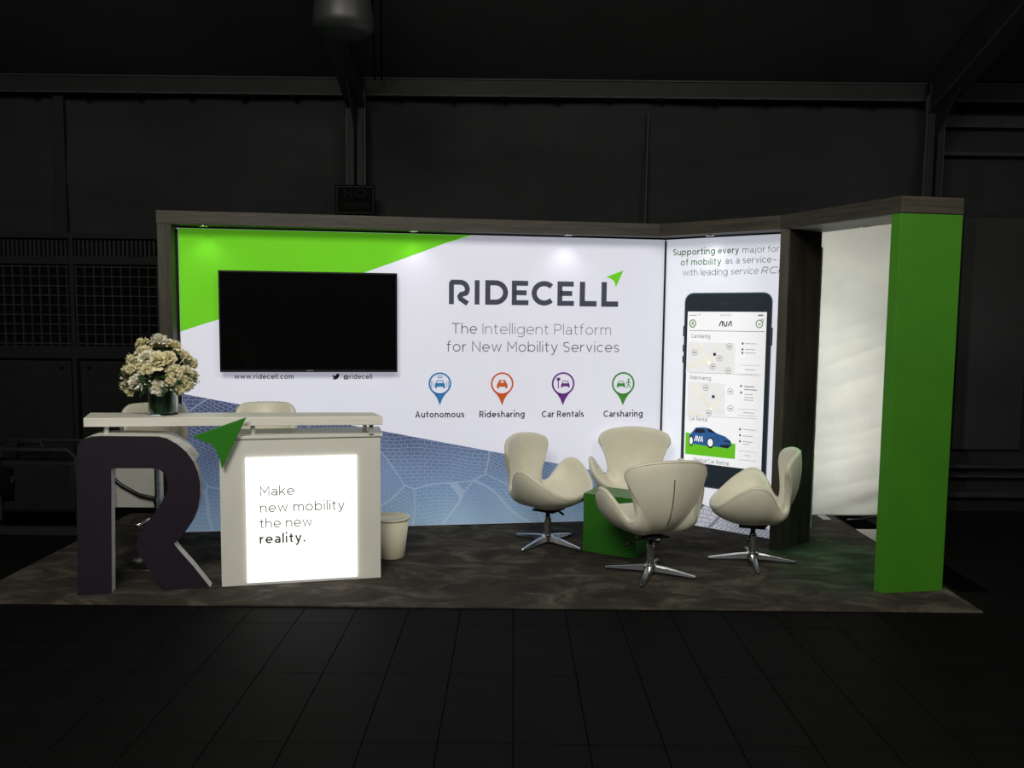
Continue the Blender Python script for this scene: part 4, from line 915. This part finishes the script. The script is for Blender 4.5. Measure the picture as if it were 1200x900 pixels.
# leafy core and small filler buds
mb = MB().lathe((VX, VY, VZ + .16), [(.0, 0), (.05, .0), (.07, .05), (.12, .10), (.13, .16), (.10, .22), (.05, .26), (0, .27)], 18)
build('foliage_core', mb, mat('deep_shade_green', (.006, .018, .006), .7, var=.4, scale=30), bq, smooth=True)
mb = MB()
for i in range(110):
    th = rs.uniform(0, 2 * pi); ph_ = rs.uniform(-.45, 1.1); rr = rs.uniform(.20, .255)
    c = Vector((VX + cos(th) * cos(ph_) * rr, VY + sin(th) * cos(ph_) * rr, VZ + .235 + sin(ph_) * rr * .8)); s = rs.uniform(.006, .012)
    mb.add([c + Vector(v) * s for v in ((1, 0, 0), (-1, 0, 0), (0, 1, 0), (0, -1, 0), (0, 0, 1), (0, 0, -1))], [(0, 2, 4), (2, 1, 4), (1, 3, 4), (3, 0, 4), (2, 0, 5), (1, 2, 5), (3, 1, 5), (0, 3, 5)])
    mb.bar(c, c * .82 + Vector((VX, VY, VZ + .2)) * .18, .002)
o = build('filler_buds', mb, M_pet[0], bq); o['kind'] = 'stuff'

# ============================================================ BAR STOOLS
def make_stool(loc, rz):
    t = empty('bar_stool', (0, 0, 0), '', 'stool', 'bar stools behind the counter')
    # seat
    build('seat', MB().lathe((0, 0, 0), [(0, .70), (.17, .70), (.205, .715), (.215, .745), (.20, .775), (.15, .785), (0, .78)], 36), M_leather, t, smooth=True)
    # curved low backrest
    n = 24; prof = [(-.5, 0), (.5, 0)]
    mb = MB(); k = 0; cols_ = []
    for i in range(n + 1):
        s = (i / n - .5) * 2; a = radians(90 + s * 62); ed = max(0, abs(s) - .55) / .45
        top = 1.10 - .075 * ed ** 4 - .012 * ed; bot = .76
        for (r, z) in ((.200, bot), (.205, (bot + top) / 2), (.215, top - .012), (.232, top), (.250, top - .012), (.248, (bot + top) / 2), (.235, bot)):
            mb.v.append(Vector((r * cos(a), r * sin(a), z)))
    for i in range(n):
        for j in range(7):
            a = i * 7 + j; b = i * 7 + (j + 1) % 7; mb.f.append((a, b, b + 7, a + 7))
    mb.f.append(tuple(range(7))[::-1]); mb.f.append(tuple(n * 7 + j for j in range(7)))
    bk = build('backrest', mb, M_leather, t, smooth=True)
    for s in (-.35, .25):
        a = radians(90 + s * 62); build('seam', MB().tube([(.2015 * cos(a), .2015 * sin(a), .78), (.207 * cos(a), .207 * sin(a), .94), (.2165 * cos(a), .2165 * sin(a), 1.088), (.232 * cos(a), .232 * sin(a), 1.1012)], .0014, 5), M_piping, bk)
    build('pole', MB().lathe((0, 0, 0), [(.026, .03), (.026, .42), (.030, .42), (.030, .46), (.020, .46), (.020, .70)], 24), M_chrome, t, smooth=False)
    build('base', MB().lathe((0, 0, 0), [(0, 0), (.20, 0), (.203, .006), (.195, .014), (.12, .024), (.055, .05), (.034, .10), (.027, .14)], 40), M_chrome, t, smooth=True)
    mb = MB().tube([(0, -.02, .33), (0, -.17, .30)], .010, 10)
    mb.tube([(.15 * cos(radians(q_)), -.10 + .11 * sin(radians(q_)), .30) for q_ in range(180, 361, 12)], .011, 10)
    mb.tube([(-.15, -.10, .30), (-.03, -.01, .33)], .010, 8); mb.tube([(.15, -.10, .30), (.03, -.01, .33)], .010, 8)
    build('footrest', mb, M_chrome, t, smooth=True)
    build('lever', MB().tube([(.02, 0, .69), (.12, -.02, .675), (.19, -.04, .67)], .006, 8), M_blackm, t, smooth=True)
    t.location = loc; t.rotation_euler = (0, 0, rz); return t
s1 = make_stool((-2.44, 5.52, CZ), radians(28)); s1['label'] = 'white bar stool with chrome base behind the flower vase and the big letter'
s2 = copy_tree(s1); s2.location = (-1.74, 5.62, CZ); s2.rotation_euler = (0, 0, radians(8)); s2['label'] = 'white bar stool behind the counter cabinet, only its backrest showing'

# ============================================================ LOUNGE CHAIRS
def spline_closed(P, n):
    out = []; m_ = len(P)
    for i in range(m_):
        p0, p1, p2, p3 = [Vector(P[(i + k) % m_]) for k in (-1, 0, 1, 2)]
        for j in range(n):
            t = j / n; out.append(0.5 * ((2 * p1) + (-p0 + p2) * t + (2 * p0 - 5 * p1 + 4 * p2 - p3) * t * t + (-p0 + 3 * p1 - 3 * p2 + p3) * t ** 3))
    return out
def make_chair():
    t = empty('lounge_chair', (0, 0, 0), '', 'chair', 'white swivel lounge chairs around the green cube')
    # right half rim: (x, y, z) front is -y ; second triple is the inner guide point
    half = [((0, -.300, .440), (0, -.21, .33)), ((.15, -.288, .442), (.12, -.20, .33)), ((.265, -.235, .475), (.22, -.17, .32)), ((.340, -.14, .555), (.29, -.11, .31)), ((.366, -.03, .622), (.32, -.02, .31)),
            ((.350, .050, .612), (.31, .03, .31)), ((.308, .105, .55), (.27, .08, .32)), ((.262, .145, .478), (.23, .12, .33)), ((.236, .178, .446), (.20, .15, .33)), ((.228, .198, .465), (.18, .18, .33)),
            ((.238, .200, .54), (.155, .21, .33)), ((.268, .190, .635), (.125, .24, .33)), ((.295, .180, .72), (.095, .27, .33)), ((.278, .198, .782), (.075, .285, .33)), ((.195, .240, .815), (.05, .295, .325)), ((.095, .272, .828), (.025, .30, .32))]
    full = half + [((0, .284, .832), (0, .305, .32))] + [((-a[0], a[1], a[2]), (-b[0], b[1], b[2])) for a, b in half[:0:-1]]
    full = [((a[0] * .945, a[1] * .945, a[2] - .015), (b[0] * .945, b[1] * .945, b[2])) for a, b in full]
    rim = spline_closed([f[0] for f in full], 3); gui = spline_closed([f[1] for f in full], 3); n = len(rim)
    C = Vector((0, .0, .335)); RG = 9
    inner = MB(); outer = MB()
    def pt(i, s): return C * (1 - s) ** 2 + gui[i] * (2 * s * (1 - s)) + rim[i] * s * s
    grid = [[pt(i, (k / RG)) for i in range(n)] for k in range(1, RG + 1)]
    # one thick shell: inner face, rounded edge, outer face (offset along the surface normal)
    def nrm_(i, k):
        a = grid[k][(i + 1) % n] - grid[k][i - 1]; b = (grid[k][i] - (grid[k - 1][i] if k > 0 else C))
        v = b.cross(a)
        return v.normalized()
    TH = .046
    mb = MB(); mb.v.append(C.copy())
    for k in range(RG): mb.v += grid[k]
    offs = []
    for k in range(RG):
        th = TH * (1.0 if k < RG - 1 else .80)
        offs.append([grid[k][i] + nrm_(i, k) * th for i in range(n)])
    sgn = -1 if offs[2][0].z > grid[2][0].z else 1
    if sgn < 0:
        offs = [[grid[k][i] - nrm_(i, k) * TH * (1.0 if k < RG - 1 else .8) for i in range(n)] for k in range(RG)]
    # rounded lip
    lip = [(grid[-1][i] + offs[-1][i]) / 2 + (grid[-1][i] - grid[-2][i]).normalized() * .020 for i in range(n)]
    mb.v += lip
    for k in range(RG - 1, -1, -1): mb.v += offs[k]
    mb.v.append(C + Vector((0, 0, -TH)))
    R_ = 2 * RG + 1
    for i in range(n): mb.f.append((0, 1 + i, 1 + (i + 1) % n))
    for k in range(R_ - 1):
        for i in range(n):
            j = (i + 1) % n; a = 1 + k * n; mb.f.append((a + i, a + n + i, a + n + j, a + j))
    last = 1 + (R_ - 1) * n; e = len(mb.v) - 1
    for i in range(n): mb.f.append((e, last + (i + 1) % n, last + i))
    sh = build('seat_shell', mb, M_leather, t, smooth=True, subsurf=1)
    # seam following the outer edge and the one down the back
    sm = MB(); nv = [offs[-1][i] * .90 + grid[-1][i] * .10 for i in range(n)]; sm.tube(nv + [nv[0]], .0022, 6, caps=False)
    build('piping', sm, mat('cream_piping', (.70, .66, .54), .5), sh)
    ib = 16 * 3
    bpts = [offs[k][ib] + (offs[k][ib] - grid[k][ib]).normalized() * .0 for k in range(3, RG - 1)]
    build('back_seam', MB().tube(bpts, .0028, 6), M_piping, sh)
    build('mount_plate', MB().prism([(-.09, -.10), (.09, -.10), (.10, .08), (-.10, .08)], .262, .276), M_blackm, t, bevel=.003)
    build('seat_bracket', MB().lathe((0, 0, 0), [(.035, .245), (.10, .268), (.10, .282), (0, .284)], 24), M_blackm, t, smooth=True)
    build('gas_lift', MB().lathe((0, 0, 0), [(.017, .19), (.017, .262)], 20), M_blackm, t, smooth=True)
    build('pole', MB().lathe((0, 0, 0), [(.027, .05), (.027, .195), (.023, .20), (.023, .21), (.0, .21)], 24), M_chrome, t)
    build('hub', MB().lathe((0, 0, 0), [(0, .022), (.042, .022), (.046, .03), (.046, .062), (.036, .07), (0, .07)], 24), M_chrome, t)
    for q_ in range(4):
        a = radians(45 + 90 * q_); d = Vector((cos(a), sin(a), 0)); s_ = Vector((-sin(a), cos(a), 0))
        sec = [(.035, .026, .026, .064), (.12, .024, .022, .054), (.24, .017, .014, .033), (.302, .012, .010, .022), (.310, .007, .011, .018)]
        mb = MB()
        for r_, hw, zb, zt in sec:
            mb.v += [d * r_ + s_ * hw + Vector((0, 0, zb)), d * r_ - s_ * hw + Vector((0, 0, zb)), d * r_ - s_ * hw * .7 + Vector((0, 0, zt)), d * r_ + s_ * hw * .7 + Vector((0, 0, zt))]
        for i in range(len(sec) - 1):
            for j in range(4): a_ = i * 4 + j; b_ = i * 4 + (j + 1) % 4; mb.f.append((a_, b_, b_ + 4, a_ + 4))
        mb.f.append((3, 2, 1, 0)); k = (len(sec) - 1) * 4; mb.f.append((k, k + 1, k + 2, k + 3))
        lg = build('foot', mb, M_chrome, t, bevel=.002)
        build('glide', MB().lathe(tuple(d * .292), [(0, 0), (.012, 0), (.012, .012), (0, .012)], 12), M_black, lg)
    build('lever', MB().tube([(.02, .0, .245), (.10, -.02, .235), (.145, -.03, .215)], .005, 8), M_blackm, t, smooth=True)
    build('lever_grip', MB().tube([(.135, -.028, .22), (.175, -.036, .195)], .010, 8), M_black, t, smooth=True)
    return t
ch = make_chair()
# location, facing direction (where the sitter looks), label
def face(dx, dy): return math.atan2(dx, -dy)   # model looks along -y
spec = [((fl(641.5, 638.5)), (.83, -.56), -40, 'white lounge chair on the left, facing right across the green cube'),
        (Vector((1.0, 6.43, 0)), (-.08, -1), 30, 'white lounge chair at the back facing out, half hidden by the nearest chair'),
        (fl(761.5, 674.5), (-.29, .957), -20, 'nearest white lounge chair seen from behind, with a dark seam down its back'),
        (fl(881, 660), (-.97, .24), -8, 'white lounge chair on the right in front of the dark pillar, facing left')]
for i, (p, f, fa, lab) in enumerate(spec):
    o = ch if i == 0 else copy_tree(ch)
    o.location = (p.x, p.y, CZ); o.rotation_euler = (0, 0, face(*f)); o['label'] = lab
    for c in o.children:
        if c.name.startswith('foot'): c.rotation_euler.z = radians(fa - 45) - face(*f)
# green cube table
a = fl(679.5, 650.5); b = fl(742, 660.5); d = (b - a).normalized(); L_ = .41; nb = Vector((-d.y, d.x, 0)); b = b + Vector((.025, .07, 0)); a = b - d * L_
cu = empty('cube_table', tuple((a + b) / 2 + nb * .2 + Vector((0, 0, CZ))), 'green cube side table in the middle of the white lounge chairs', 'table')
q4 = [a, b, b + nb * .29, a + nb * .29]
build('box_body', MB().prism([(p.x, p.y) for p in q4], CZ, .437), M_cube, cu, bevel=.002)
build('top_panel', MB().prism([(p.x, p.y) for p in q4], .4375, .449), M_cube, cu, bevel=.002)

# unseen light added behind the pillar to brighten the white tent wall piece
wlg = empty('added_fill_tube', (2.36, 6.33, CZ), 'unseen upright light tube added behind the dark pillar to brighten the white tent wall piece', 'lamp')
build('housing', MB().box((2.350, 6.300, 1.2), (.05, .04, 2.2), rz=radians(36)), M_white, wlg, bevel=.004)
build('tube', MB().tube([(2.375, 6.335, .15), (2.375, 6.335, 2.25)], .012, 12), mat('fill_tube_glow', (.9, .9, .9), .4, emis=2.0, ecol=(1, 1, .95)), wlg, smooth=True)
bl_ = area('added_fill_light', (2.385, 6.35, 1.2), (3.05, 7.16, 1.2), 0.04, 2.1, 7.5, (.98, 1, .95), 110)
